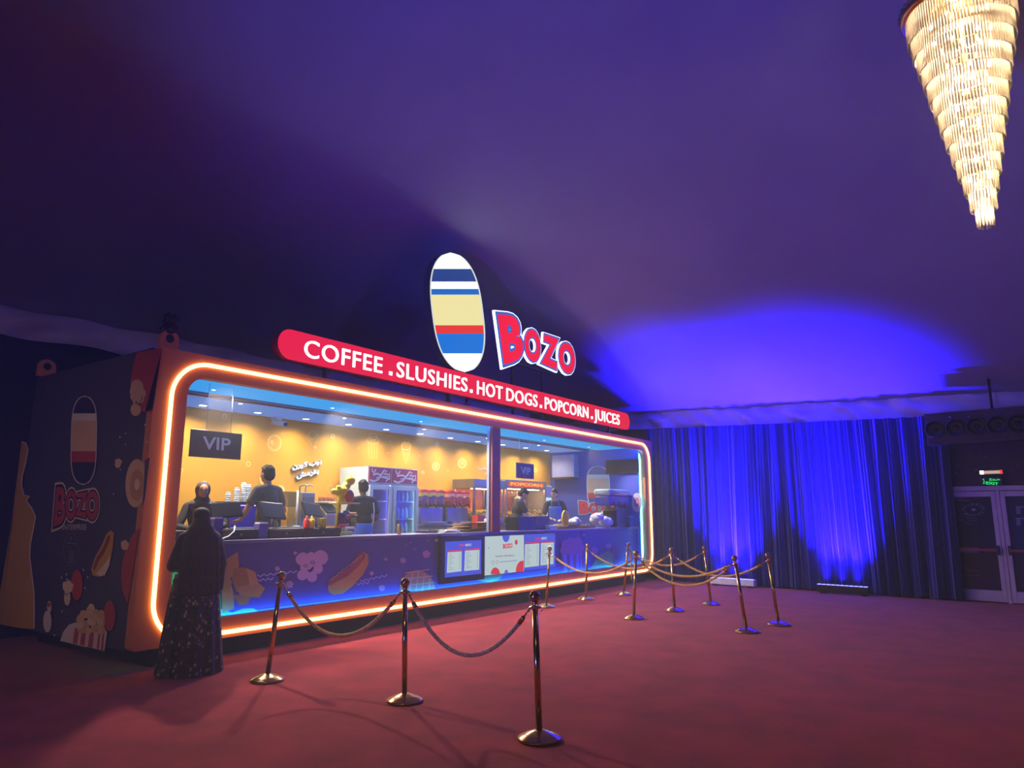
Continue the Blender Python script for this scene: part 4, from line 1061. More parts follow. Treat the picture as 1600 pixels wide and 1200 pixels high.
# server in a black hijab leaning on the counter
P = fat(315, 770, 8.55)
t, B = person('person in black hijab and robe behind the counter at the far left, facing the customer', 1.545, (P.x, 8.55, FZ), math.pi-0.38, skin_a,
    [((-.30, .20, 1.12), (-.14, .42, 1.06), (.6, 1, -.1), (0, 0, -1)), ((.30, .18, 1.10), (.12, .40, 1.06), (-.5, 1, -.1), (0, 0, -1))], lean=.16, yaw=-.05, pitch=.0, hair=None, top=abaya2, legs=jeans, sleeve=2)
m2 = MB(); B.hell(m2, (0, -.028, 1.622), (.104, .112, .128)); B.hell(m2, (0, .012, 1.50), (.095, .098, .07)); B.uell(m2, (0, .01, 1.41), (.19, .125, .10)); B.uell(m2, (0, .06, 1.33), (.14, .09, .11))
B.hell(m2, (0, -.075, 1.56), (.085, .07, .11))
place_mesh(remesh(m2, .010, 8), 'headscarf', abaya, t)
# customer in a long black veil and patterned robe
CU_ = (4.30, 7.16, 0)
t, B = person('person in long black veil and gold-flecked robe standing at the counter, seen from behind', 1.655, CU_, -0.32, skin_a,
    [((-.22, .08, 1.10), (-.16, .30, 1.08), (.5, 1, .1), (0, 0, -1)), ((.235, .03, 1.10), (.20, .26, 1.14), (-.3, 1, .3), (0, 0, -1))], hair=None, yaw=-.2, pitch=.08, vox=.011, sw=.82)
robe = bpy.data.materials.new('flecked_robe'); robe.use_nodes = True; nt = robe.node_tree; b_ = nt.nodes['Principled BSDF']
tc = nt.nodes.new('ShaderNodeTexCoord'); mp = nt.nodes.new('ShaderNodeMapping'); mp.inputs['Scale'].default_value = (26, 26, 17)
vo = nt.nodes.new('ShaderNodeTexVoronoi'); vo.inputs['Scale'].default_value = 1.0; vo.inputs['Randomness'].default_value = 1
nz = nt.nodes.new('ShaderNodeTexNoise'); nz.inputs['Scale'].default_value = 16; nz.inputs['Detail'].default_value = 3
r1 = nt.nodes.new('ShaderNodeValToRGB'); r1.color_ramp.elements[0].position = .22; r1.color_ramp.elements[0].color = (.42, .28, .15, 1); r1.color_ramp.elements[1].position = .40; r1.color_ramp.elements[1].color = (.018, .013, .012, 1)
r2 = nt.nodes.new('ShaderNodeValToRGB'); r2.color_ramp.elements[0].position = .46; r2.color_ramp.elements[0].color = (.018, .013, .012, 1); r2.color_ramp.elements[1].position = .56; r2.color_ramp.elements[1].color = (1, 1, 1, 1)
mx = nt.nodes.new('ShaderNodeMixRGB'); mx.blend_type = 'MULTIPLY'; mx.inputs[0].default_value = 1
ad = nt.nodes.new('ShaderNodeMixRGB'); ad.blend_type = 'ADD'; ad.inputs[0].default_value = 1; ad.inputs[2].default_value = (.030, .021, .017, 1)
nt.links.new(tc.outputs['Object'], mp.inputs[0]); nt.links.new(mp.outputs[0], vo.inputs[0]); nt.links.new(tc.outputs['Object'], nz.inputs['Vector'])
nt.links.new(vo.outputs['Distance'], r1.inputs[0]); nt.links.new(nz.outputs['Fac'], r2.inputs[0]); nt.links.new(r1.outputs[0], mx.inputs[1]); nt.links.new(r2.outputs[0], mx.inputs[2])
nt.links.new(mx.outputs[0], ad.inputs[1]); nt.links.new(ad.outputs[0], b_.inputs['Base Color']); b_.inputs['Roughness'].default_value = .7
def drape_loft(prof, n, folds, amp, seed):
    ph = random.Random(seed).uniform(0, 6); rows = []
    for (z, cx, cy, rx, ry, f) in prof:
        rows.append([V3(cx+rx*(1+amp*f*math.sin(folds*a+ph+1.3*math.sin(a))+amp*.6*f*math.sin(2.3*folds*a+ph*2))*math.cos(a), cy+ry*(1+amp*f*math.sin(folds*a+ph+1.3*math.sin(a)))*math.sin(a), z) for a in [2*math.pi*i/n for i in range(n)]])
    return MB().grid(rows, closed=True)
o = drape_loft([(.985, 0, .02, .20, .15, .4), (.80, 0, .02, .235, .185, .6), (.55, 0, .01, .262, .215, .9), (.30, 0, 0, .285, .235, 1.1), (.10, 0, -.01, .302, .25, 1.3), (.012, 0, -.015, .312, .258, 1.4)], 120, 11, .05, 3).build('robe_skirt', robe, t, local=True)
sm = o.modifiers.new('sub', 'SUBSURF'); sm.levels = 1; sm.render_levels = 1
m2 = MB()
for z, cx, cy, rx, ry in ((1.588, .0, -.005, .092, .112), (1.50, 0, -.03, .098, .118), (1.44, 0, -.035, .135, .135), (1.38, 0, -.02, .185, .145), (1.28, 0, -.015, .215, .15), (1.18, .0, -.01, .228, .16), (1.05, .0, -.01, .232, .17), (.92, .0, -.01, .238, .175), (.80, .0, -.005, .245, .18)):
    m2.ell(V3(cx, cy, z), (rx, ry, .085))
for q in range(7): m2.tube([V3(-.15+.05*q, -.125+.01*abs(q-3), 1.36), V3(-.20+.066*q, -.165+.012*abs(q-3), .78)], [.03, .022], 8)
B.limb(m2, [V3(.15, -.01, 1.34), V3(.235, .03, 1.07), V3(.20, .24, 1.10)], [.08, .075, .06]); B.limb(m2, [V3(-.15, -.01, 1.34), V3(-.22, .07, 1.07), V3(-.17, .27, 1.06)], [.08, .075, .06])
m2.tube([V3(.24, .04, 1.06), V3(.24, .05, .80)], [.06, .05], 8)
place_mesh(remesh(m2, .012, 8), 'veil', abaya, t)
ph = MB().obox(V3(.22, .36, 1.20), (.075, .01, .15), (-.5, 0, .3)); hp = thing('smartphone', 'pale phone held out by the customer in the black veil', 'phone', CU_, -0.32)
ph.build('phone_body', mat('phone_white', (220, 215, 220), 0.3), hp, local=True, bevel=.004)
MB().obox(V3(.222, .352, 1.203), (.066, .002, .135), (-.5, 0, .3)).build('display', mat('phone_glass', (40, 44, 60), 0.1), hp, local=True)
# server with his back turned
P = fat(420, 760, 8.95)
t, B = person('person in charcoal tee with his back turned, at the back shelf with paper cups', 1.84, (P.x, 8.95, FZ), 0.12, skin_a,
    [((-.31, .05, 1.12), (-.22, .26, 1.0), (.2, 1, -.2), (0, 0, -1)), ((.31, .02, 1.12), (.30, .24, .98), (0, 1, -.2), (0, 0, -1))], lean=.05, top=tee, legs=jeans)
# server by the fridge
P = fat(567, 790, 8.85)
t, B = person('person in black tee and blue waist apron standing before the left white fridge', 1.69, (P.x, 8.85, FZ), -0.35, skin_b,
    [((-.27, .02, 1.10), (-.20, .24, 1.02), (.2, 1, -.1), (0, 0, -1)), ((.27, .02, 1.10), (.22, .24, 1.02), (-.2, 1, -.1), (0, 0, -1))], pitch=.1, top=tee2, legs=jeans)
apron(t, B, apb, waist=True)
P_ = [B.up(p) for p in ((.135, -.118, 1.36), (.15, -.128, 1.22), (.14, -.125, 1.05), (.12, -.13, .98))]
MB().tube(P_, [.03*B.k]*4, 8, flat=.25).build('back_strap', mat('pale_strap', (196, 206, 214), 0.7), t, local=True)
# man at the popcorn machine
P = fat(804, 790, 9.05)
t, B = person('person in black tee bending over the popcorn machine right of the red upright', 1.73, (P.x, 9.05, FZ), -2.25, skin_c,
    [((-.25, .22, 1.14), (-.16, .44, 1.02), (.2, 1, -.2), (0, 0, -1)), ((.25, .24, 1.10), (.18, .48, 1.00), (-.2, 1, -.2), (0, 0, -1))], lean=.22, pitch=.45, top=tee2, legs=jeans)
apron(t, B, apb)
# man in the blue apron
P = fat(866, 790, 8.95)
t, B = person('person in dark shirt and blue bib apron facing out beside the blue end wall', 1.72, (P.x, 8.95, FZ), 2.3, skin_c,
    [((-.27, .12, 1.10), (-.10, .32, 1.02), (.6, 1, -.1), (0, 0, -1)), ((.27, .12, 1.10), (.12, .30, 1.04), (-.6, 1, -.1), (0, 0, -1))], lean=.1, yaw=-.5, pitch=.15, top=tee2, legs=jeans, sleeve=.75)
apron(t, B, apb)

# ------------------------------------------------------------------ things on and behind the counter
CT = 1.29
def bxm(x0, x1, y0, y1, z0, z1): return MB().box((x0, y0, z0), (x1, y1, z1))
def fx(px, py, y): return fat(px, py, y).x
# cash drawers
drawm = mat('drawer_black', (48, 38, 42), 0.4)
for px0, px1, lab in ((268, 296, 'black cash drawer at the far left, before the hijab-wearing server'), (344, 403, 'black cash drawer with the white cord, right of the customer'), (419, 470, 'black cash drawer under the middle till screen'), (473, 530, 'black cash drawer under the right till screen, beside the yellow rack')):
    xa, xb = fx(px0, 830, 7.98), fx(px1, 830, 7.98)
    t = thing('cash_drawer', lab, 'cash drawer', ((xa+xb)/2, 8.1, CT), 0, 'cash drawers on the counter')
    c = bxm(xa, xb, 7.95, 8.32, CT, CT+.12).build('casing', drawm, t, bevel=.006)
    bxm(xa+.015, xb-.015, 7.942, 7.952, CT+.015, CT+.10).build('drawer_front', mat('drawer_front', (58, 46, 50), 0.35), t, bevel=.003)
    MB().tube([((xa+xb)/2, 7.945, CT+.06), ((xa+xb)/2, 7.934, CT+.06)], .012, 12).build('lock', mat('lock_red', (190, 120, 100), 0.3, .5), t)
# till screens on stalks
TOPZ = CT+.12
for (px0, px1, py0, py1, pst, lab, ty) in ((332, 377, 785, 809, 361, 'black till screen seen from behind, left of three', -.1), (406, 447, 785, 811, 430, 'black till screen seen from behind, in front of the man in the charcoal tee', .12), (471, 507, 786, 807, 497, 'black tilted till screen seen from behind, above the sauce bottles', .25)):
    xa, xb = fx(px0, 798, 8.1), fx(px1, 798, 8.1); za_t, zb_t = fat(px0, py0, 8.1).z, fat(px0, py1, 8.1).z; xs = fx(pst, 815, 8.12)
    t = thing('till_screen', lab, 'till', (xs, 8.14, TOPZ), 0, 'till screens on the counter')
    xc, zc3 = (xa+xb)/2, (za_t+zb_t)/2
    MB().obox((xc, 8.12, zc3), (xb-xa, .035, (za_t-zb_t)*1.12), (-.5, ty*.5, ty)).build('screen_case', black, t, bevel=.01)
    MB().obox((xc, 8.142, zc3+.012), ((xb-xa)*.92, .004, (za_t-zb_t)*1.0), (-.5, ty*.5, ty)).build('display', mat('till_glass', (70, 80, 110), 0.1), t)
    MB().tube([(xs, 8.16, TOPZ+.012), (xs, 8.17, TOPZ+.08), (xc*.5+xs*.5, 8.13, zc3-.02)], [.022, .02, .018], 10).build('stalk', mat('stalk_grey', (150, 146, 150), 0.3, .7), t)
    MB().lathe([(.075, 0), (.078, .006), (.06, .014), (.02, .018)], (xs, 8.16, TOPZ), 20).build('foot', black, t)
cb = [fat(367, 822, 7.99), fat(366, 830, 7.93), fat(357, 838, 7.90), fat(345, 843, 7.86), fat(338, 845, 7.85)]
for q in cb[3:]: q.z = max(q.z, CT+.008)
tag(MB().tube(cb, .008, 8).build('power_cord', mat('cord_white', (225, 225, 225), 0.5)), 'white cord curling down in front of a black cash drawer', 'cord')
pur = mat('purple_box', (92, 76, 150), 0.5)
for px0, px1, py0, lab in ((331, 346, 810, 'purple upright holder right behind the customer\'s shoulder'), (402, 417, 818, 'purple upright holder between two cash drawers')):
    xa, xb = fx(px0, 825, 8.02), fx(px1, 825, 8.02); zt = fat(px0, py0, 8.02).z
    t = thing('napkin_holder', lab, 'holder', ((xa+xb)/2, 8.04, CT), 0, 'purple holders on the counter')
    bxm(xa, xb, 7.98, 8.10, CT, zt).build('case', pur, t, bevel=.008)
    bxm(xa+.01, xb-.01, 7.99, 8.09, zt-.005, zt+.015).build('napkins', white, t)
def bottle(px, py_top, y, r, h, z, m, lab, capm):
    x = fx(px, py_top, y)
    t = thing('squeeze_bottle', lab, 'bottle', (x, y, z))
    MB().lathe([(r*.95, 0), (r, .01), (r, h*.62), (r*.7, h*.74), (r*.45, h*.78)], (x, y, z), 18).build('bottle_body', m, t)
    MB().lathe([(r*.5, h*.77), (r*.5, h*.84), (r*.2, h*.9), (r*.1, h)], (x, y, z), 14).build('nozzle', capm, t)
bottle(479, 812, 8.24, .036, .17, TOPZ, mat('ketchup_red', (206, 44, 34), 0.4), 'red squeeze bottle below the right till screen', mat('ketchup_red')) if False else None
x = fx(479, 812, 8.02)
for px, m, lab in ((479, mat('ketchup_red', (212, 48, 36), 0.4), 'red squeeze bottle below the right till screen'), (487, mat('mustard_yellow', (240, 222, 60), 0.4), 'yellow squeeze bottle below the right till screen')):
    bottle(px, 814, 8.0, .04, .17, TOPZ, m, lab, m)
x = fx(505, 815, 8.02); t = thing('paper_cup', 'olive paper cup standing right of the till stalk', 'cup', (x, 8.02, TOPZ))
MB().lathe([(.038, 0), (.052, .13), (.055, .135), (.053, .138), (.048, .134), (.036, .01)], (x, 8.02, TOPZ), 20).build('cup_body', mat('olive_cup', (176, 168, 98), 0.6), t)
MB().lathe([(.047, .11), (.001, .112)], (x, 8.02, TOPZ), 20).build('filling', mat('cup_inside', (70, 56, 40), .7), t)
# plain yellow snack stand with bags (the figure on it is left as plain rounded shapes)
ylw = mat('bright_yellow_plastic', (244, 216, 20), 0.35)
xs = fx(527, 815, 8.15)
t = thing('snack_stand', 'bright yellow snack stand with plain rounded topper beside the left fridge', 'stand', (xs+.12, 8.2, CT))
MB().lathe([(.09, 0), (.09, .02), (.03, .035), (.028, .06)], (fx(526, 820, 8.14), 8.14, CT), 24).build('foot', ylw, t)
P0, P1, P2 = fat(526, 822, 8.14), fat(530, 785, 8.16), fat(534, 770, 8.16); P0.z = CT+.03
MB().tube([P0, P1, P2], [.028, .034, .04], 12).build('post', ylw, t)
mb = MB()
for px, py, r in ((535, 768, .10), (537, 782, .075), (528, 769, .06), (522, 768, .055), (529, 762, .045), (547, 751, .085), (541, 760, .07)): mb.ell(fat(px, py, 8.18), (r, r*.8, r*.85), nu=18, nv=12)
place_mesh(remesh(mb, .012, 6), 'topper', ylw, t, True)
mb = MB(); c = fat(546, 776, 8.12); mb.ell(c, (.085, .04, .10)); mb.build('red_panel', mat('stand_red', (190, 70, 70), .5), t)
for py, a, b in ((786, 531, 562), (805, 545, 558)):
    A, Bq = fat(a, py, 8.05), fat(b, py-.5, 8.05); w_ = .11
    MB().tube([(A.x, 8.05, A.z), (Bq.x, 8.05, A.z), (Bq.x, 8.05+w_*2, A.z), (A.x, 8.05+w_*2, A.z)], .011, 8, closed=True).build('tray_rim', mat('pale_yellow', (230, 214, 120), .4), t)
def snack_bag(px, py, y, w_, h, m1, m2_, lab, rot):
    c = fat(px, py, y); t = thing('snack_bag', lab, 'snack bag', (c.x, y, c.z-h/2), rot, 'snack bags by the yellow stand')
    rows = []
    for j in range(9):
        v = -1+2*j/8; th = .028*math.sqrt(max(0, 1-v*v))+.002; row = []
        for i in range(16):
            a = 2*math.pi*i/16; row.append(V3(w_/2*math.cos(a)*(1-.05*abs(v)), th*math.sin(a)+.004*math.sin(5*a+j), h/2+h/2*v))
        rows.append(row)
    mb = MB().grid(rows, closed=True); mb.f.append(list(range(16))[::-1]); mb.m.append(0); mb.s.append(False); mb.f.append([8*16+i for i in range(16)]); mb.m.append(0); mb.s.append(False)
    mb.build('bag', m1, t, local=True)
    mb = MB().grid([[V3(w_*.36*(u/3-1)*1.0, -.031-.000*abs(u-3), h*(.35+.3*v/3)) for u in range(7)] for v in range(4)]); mb.build('bag_label', m2_, t, local=True)
bc = [mat('bag_purple', (92, 56, 110), .35), mat('bag_red', (206, 56, 60), .35), mat('bag_green', (150, 190, 96), .35), mat('bag_brown', (130, 96, 60), .35), mat('bag_white', (226, 232, 226), .35)]
for i, (px, py, y, w_, h, a, b, lab, ro) in enumerate(((534, 812, 8.10, .16, .2, 0, 3, 'dark purple snack bag upright on the yellow stand', 0), (541, 808, 8.14, .15, .19, 0, 1, 'purple snack bag with red label behind on the stand', .2), (551, 812, 8.12, .13, .22, 3, 2, 'brown snack bag at the right side of the stand', -.2),
    (537, 826, 8.0, .20, .13, 1, 4, 'red snack bag low in front of the stand', .1), (546, 829, 7.96, .17, .11, 4, 1, 'white snack bag on the counter before the stand', -.1), (542, 833, 7.92, .22, .06, 2, 4, 'green snack bag lying at the counter edge', .05))):
    snack_bag(px, py, y, w_, h, bc[a], bc[b], lab, ro)
xx = fx(624, 823, 7.95); t = thing('drink_can', 'slim golden can standing alone before the right fridge', 'can', (xx, 7.95, CT))
MB().lathe([(.028, 0), (.033, .008), (.033, .13), (.026, .145), (.026, .15)], (xx, 7.95, CT), 18).build('can_body', mat('can_gold', (176, 132, 84), .3, .6), t)
MB().lathe([(.025, .148), (.025, .153), (.01, .154)], (xx, 7.95, CT), 18).build('can_top', steel, t)
# fridges
fw = mat('fridge_white', (214, 226, 226), 0.4, vary=.02)
def fridge(xa, xb, ya, yb, lab, glowcol, gs, seed):
    t = thing('display_fridge', lab, 'fridge', ((xa+xb)/2, (ya+yb)/2, FZ), 0, 'white drinks fridges')
    zt = 2.44; th = .05
    mb = MB()
    mb.box((xa, ya+.06, FZ+.02), (xa+th, yb, zt)); mb.box((xb-th, ya+.06, FZ+.02), (xb, yb, zt)); mb.box((xa+th, yb-.05, FZ+.02), (xb-th, yb, zt)); mb.box((xa+th, ya+.06, zt-.06), (xb-th, yb-.05, zt)); mb.box((xa+th, ya+.06, FZ+.02), (xb-th, yb-.05, FZ+.2)); mb.box((xa+th, ya+.06, 2.12), (xb-th, yb-.05, 2.16))
    mb.build('cabinet', fw, t)
    hp_ = MB().box((xa+.015, ya+.04, 2.16), (xb-.015, ya+.07, zt-.015)).build('header_panel', mat('header_rose', (178, 62, 96), .4), t)
    p_ = Print((0, ya+.04, 0), NF, .003); wi = ink((226, 214, 220)); W_, Hh = xb-xa-.03, zt-.015-2.16
    def hl(pts, wd):
        p_.lay += 1; n = len(pts); L, R = [], []
        for i in range(n):
            a, b = pts[max(0, i-1)], pts[min(n-1, i+1)]; dx, dy = (b[0]-a[0])*W_, (b[1]-a[1])*Hh; l = math.hypot(dx, dy)
            X = xa+.015+pts[i][0]*W_; Z = 2.16+(1-pts[i][1])*Hh; y = ya+.04-.003-.0007*p_.lay
            L.append(V3(X-dy/l*-wd/2*-1, y, Z-dx/l*wd/2)); R.append(V3(X-dy/l*wd/2*-1*-1*-1, y, Z+dx/l*wd/2))
        p_.mb.add(L+R, [(i, i+1, n+i+1, n+i) for i in range(n-1)], p_.mi(wi))
    for pts, wd in (([(.10,.08),(.13,.3),(.2,.36),(.28,.12)], .03), ([(.15,.5),(.35,.42),(.5,.5)], .035), ([(.02,.85),(.2,.95),(.4,.8),(.55,.45),(.66,.15),(.78,.2),(.66,.42),(.85,.42),(.8,.62),(.6,.62)], .035), ([(.9,.35),(.92,.6),(.75,.92)], .032), ([(.3,.7),(.5,.62),(.95,.75)], .022)): hl(pts, wd)
    p_.build('script_lettering', hp_)
    inn_ = MB(); 
    sh = []
    for z in (.95, 1.22, 1.5, 1.82): inn_.box((xa+th, ya+.1, z), (xb-th, yb-.06, z+.012))
    inn_.build('shelf_racks', mat('shelf_wire', (200, 214, 226), .3), t)
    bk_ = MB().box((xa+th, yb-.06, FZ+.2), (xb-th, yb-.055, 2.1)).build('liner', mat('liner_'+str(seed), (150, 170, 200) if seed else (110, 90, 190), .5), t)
    MB().box((xb-th-.010, ya+.060, FZ+.22), (xb-th-.001, ya+.070, 2.1)).build('interior_light', glow('fridge_light_%d' % seed, glowcol, gs), t)
    # bottles stand inside and stay things of their own only where the photo shows them; here frosted shapes on the shelves
    mb = MB(); d0 = .055
    mb.box((xa+.005, ya, FZ+.12), (xa+d0+.03, ya+.05, 2.11)); mb.box((xb-d0-.03, ya, FZ+.12), (xb-.005, ya+.05, 2.11)); mb.box((xa+d0+.03, ya, 2.03), (xb-d0-.03, ya+.05, 2.11)); mb.box((xa+d0+.03, ya, FZ+.12), (xb-d0-.03, ya+.05, FZ+.24))
    dr = mb.build('door_frame', fw, t, bevel=.006)
    MB().box((xa+d0+.025, ya+.02, FZ+.23), (xb-d0-.025, ya+.026, 2.035)).build('door_glass', glassm, dr)
    MB().box((xa+.03, ya-.03, 1.2), (xa+.055, ya+.002, 1.75)).build('door_handle', mat('handle_grey', (170, 180, 186), .4), dr)
    return t
glassm = bpy.data.materials.new('clear_glass'); glassm.use_nodes = True; nt = glassm.node_tree; nt.nodes.remove(nt.nodes['Principled BSDF'])
a_ = nt.nodes.new('ShaderNodeBsdfTransparent'); a_.inputs[0].default_value = (.93, .97, 1, 1); b_ = nt.nodes.new('ShaderNodeBsdfGlossy'); b_.inputs['Roughness'].default_value = .05; c_ = nt.nodes.new('ShaderNodeMixShader'); c_.inputs[0].default_value = .09
nt.links.new(a_.outputs[0], c_.inputs[1]); nt.links.new(b_.outputs[0], c_.inputs[2]); nt.links.new(c_.outputs[0], nt.nodes['Material Output'].inputs[0])
YF = 9.42
fa, fb, fc = fx(578, 760, YF), fx(614.5, 760, YF), fx(655, 760, YF)
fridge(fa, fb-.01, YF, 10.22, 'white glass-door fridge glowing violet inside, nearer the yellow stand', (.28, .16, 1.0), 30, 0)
fridge(fb+.01, fc, YF, 10.22, 'white glass-door fridge with pale bottles, right one of the pair', (.55, .85, 1.0), 18, 1)
pbm = mat('frosted_bottle', (150, 185, 205), .3, vary=.2); btm = [pbm, mat('blue_cap', (120, 150, 210), .4)]
first = None
k = 0
for z, zn in ((.962, 'lowest'), (1.232, 'second lowest'), (1.512, 'second highest'), (1.832, 'top')):
    for i in range(5):
        bl = 'clear water bottle, %s on the %s shelf of the right fridge' % (['leftmost', 'second from left', 'middle one', 'second from right', 'rightmost'][i], zn)
        for row_ in range(1):
            x = fb+.11+i*((fc-fb)-.2)/4.4; y = YF+.2
            if first is None:
                first = thing('water_bottle', bl, 'bottle', (x, y, z), 0, 'bottles inside the right fridge')
                MB().lathe([(.03, 0), (.034, .01), (.034, .11), (.03, .12), (.034, .13), (.03, .16), (.014, .19), (.013, .20)], (x, y, z), 14).build('bottle_body', pbm, first)
                MB().lathe([(.016, .195), (.016, .215), (.012, .217)], (x, y, z), 12).build('bottle_cap', btm[1], first)
            else: dup(first, (x, y, z), 0, bl)
# back counters and shelf along the yellow wall
lam = mat('laminate_grey', (150, 140, 128), .5); stl2 = mat('brushed_steel', (176, 180, 180), .35, .9)
def back_counter(xa, xb, zt, lab):
    t = thing('back_counter', lab, 'counter', ((xa+xb)/2, 9.98, FZ), 0, 'back counters along the yellow wall')
    bxm(xa, xb, 9.66, 10.31, FZ, zt-.04).build('cupboard', lam, t); bxm(xa-.01, xb+.01, 9.63, 10.315, zt-.04, zt).build('countertop', stl2, t, bevel=.006)
    n = max(1, int((xb-xa)/.6))
    for k in range(n): bxm(xa+(xb-xa)*k/n+.01, xa+(xb-xa)*(k+1)/n-.01, 9.645, 9.662, FZ+.08, zt-.06).build('cupboard_door', mat('cupboard_beige', (186, 150, 96), .5), t, bevel=.004)
BC = 1.40
back_counter(4.3, fa-.9, BC, 'steel-topped back counter left of the fridges, under the cup shelf')
back_counter(fc+.06, 15.3, BC, 'steel-topped back counter right of the fridges, under the slush machines')
xa, xb = fx(338, 785, 9.9), fx(402, 785, 9.9)
zs_ = fat(380, 784, 9.8).z
t = thing('cup_shelf', 'black raised shelf holding paper cup stacks, glowing violet underneath', 'shelf', ((xa+xb)/2, 9.95, BC))
bxm(xa, xb+.4, 9.72, 10.2, zs_-.05, zs_).build('shelf_board', black, t, bevel=.006)
for x in (xa+.04, xb+.34): bxm(x-.02, x+.02, 9.76, 10.16, BC, zs_-.05).build('shelf_leg', black, t)
bxm(xa+.1, xb+.3, 9.90, 9.93, zs_-.058, zs_-.05).build('light_strip', glow('violet_strip', (.18, .08, 1.0), 14), t)
bxm(xa+.06, xb+.33, 10.16, 10.18, BC, zs_-.05).build('rear_panel', mat('violet_board', (96, 84, 200), .5), t)
cupm = mat('paper_cup_white', (228, 232, 228), .55, vary=.03)
def cup_stack(px, py0, lab, n=None):
    x = fx(px, 780, 9.85); h = fat(px, py0, 9.85).z-zs_
    t = thing('cup_stack', lab, 'cups', (x, 9.85, zs_), 0, 'white paper cup stacks')
    prof = [(.030, 0), (.030, .002)]; n = max(1, int(h/.03)); 
    mb = MB()
    for k in range(n):
        z = h-(k+1)*h/n
        mb.lathe([(.033, z), (.043, z+.002), (.044, z+.006), (.036, z+h/n-.001)], (x, 9.85, zs_), 18)
    mb.build('nested_cups', cupm, t)
    MB().lathe([(.036, h-.001), (.034, h+.02), (.03, h+.022)], (x, 9.85, zs_), 18).build('top_cup', cupm, t)
for px, py0, lab in ((356, 771, 'shortest white paper cup stack, leftmost on the shelf'), (369.5, 764, 'white paper cup stack, second from left on the shelf'), (379.5, 756, 'tallest white paper cup stack on the shelf'), (387, 759, 'white paper cup stack right beside the man in charcoal tee')): cup_stack(px, py0, lab)
# screen on a pole and the steel dispenser
x0_, x1_ = fx(443, 790, 9.7), fx(464, 790, 9.7)
t = thing('sneeze_guard', 'smoky glass screen on a white pole beside the steel dispenser', 'screen', (x1_, 9.7, BC))
z0_, z1_ = fat(450, 792, 9.7).z, fat(450, 768, 9.7).z
bxm(x0_-.3, x1_, 9.70, 9.708, z0_, z1_).build('glass_pane', mat('smoky_glass', (120, 110, 80), .1, alpha=.55), t)
MB().tube([(x1_, 9.70, BC), (x1_, 9.70, z1_+.02)], .018, 10).build('pole', white, t); MB().lathe([(.06, 0), (.06, .012), (.02, .016)], (x1_, 9.70, BC), 18).build('pole_foot', white, t)
x0_, x1_ = fx(467, 790, 9.8), fx(489, 790, 9.8); z1_ = fat(470, 769, 9.8).z
t = thing('drink_dispenser', 'steel countertop dispenser with taps on top, left of the yellow stand', 'dispenser', ((x0_+x1_)/2, 9.9, BC))
bxm(x0_, x1_, 9.75, 10.1, BC, z1_).build('tank', stl2, t, bevel=.015); bxm(x0_+.03, x1_-.03, 9.735, 9.752, BC+.08, z1_-.08).build('front_plate', mat('plate_grey', (130, 134, 138), .3, .6), t)
for dx in (.08, .2): MB().tube([(x0_+dx, 9.9, z1_), (x0_+dx, 9.9, z1_+.1), (x0_+dx+.05, 9.84, z1_+.13), (x0_+dx+.08, 9.80, z1_+.10)], .014, 8).build('tap', steel, t)
# hot dog warmer
x0_, x1_ = fx(507, 800, 9.75), fx(531, 800, 9.75); z1_ = fat(515, 786, 9.75).z
t = thing('food_warmer', 'grey glass-fronted food warmer left of the yellow stand', 'food warmer', ((x0_+x1_)/2, 9.9, BC))
mb = MB(); pr_ = [(9.70, BC), (10.2, BC), (10.2, z1_), (9.95, z1_), (9.70, BC+.2)]
mb.add([(x0_, y, z) for y, z in pr_]+[(x1_, y, z) for y, z in pr_], [(0,1,2,3,4), (9,8,7,6,5), (0,5,6,1), (1,6,7,2), (2,7,8,3), (3,8,9,4), (4,9,5,0)]); mb.build('case', stl2, t, bevel=.008)
mb = MB(); mb.add([(x0_+.03, 9.70-.004+.02, BC+.23), (x1_-.03, 9.716, BC+.23), (x1_-.03, 9.93, z1_-.02), (x0_+.03, 9.93, z1_-.02)], [(0,1,2,3)]); mb.v = [p+Vector((0, -.008, .006)) for p in mb.v]; mb.build('glass_front', mat('warmer_glass', (110, 116, 120), .08), t)
bxm(x0_-.01, x1_+.01, 9.68, 10.22, z1_, z1_+.03).build('lid', white, t, bevel=.004)
for k in range(4): MB().lathe([(.03, 0), (.036, .07), (.03, .075)], (x0_+.06+k*.09, 9.95, z1_+.03), 12).build('sauce_tub', mat('tub_red', (180, 90, 70), .5), t)
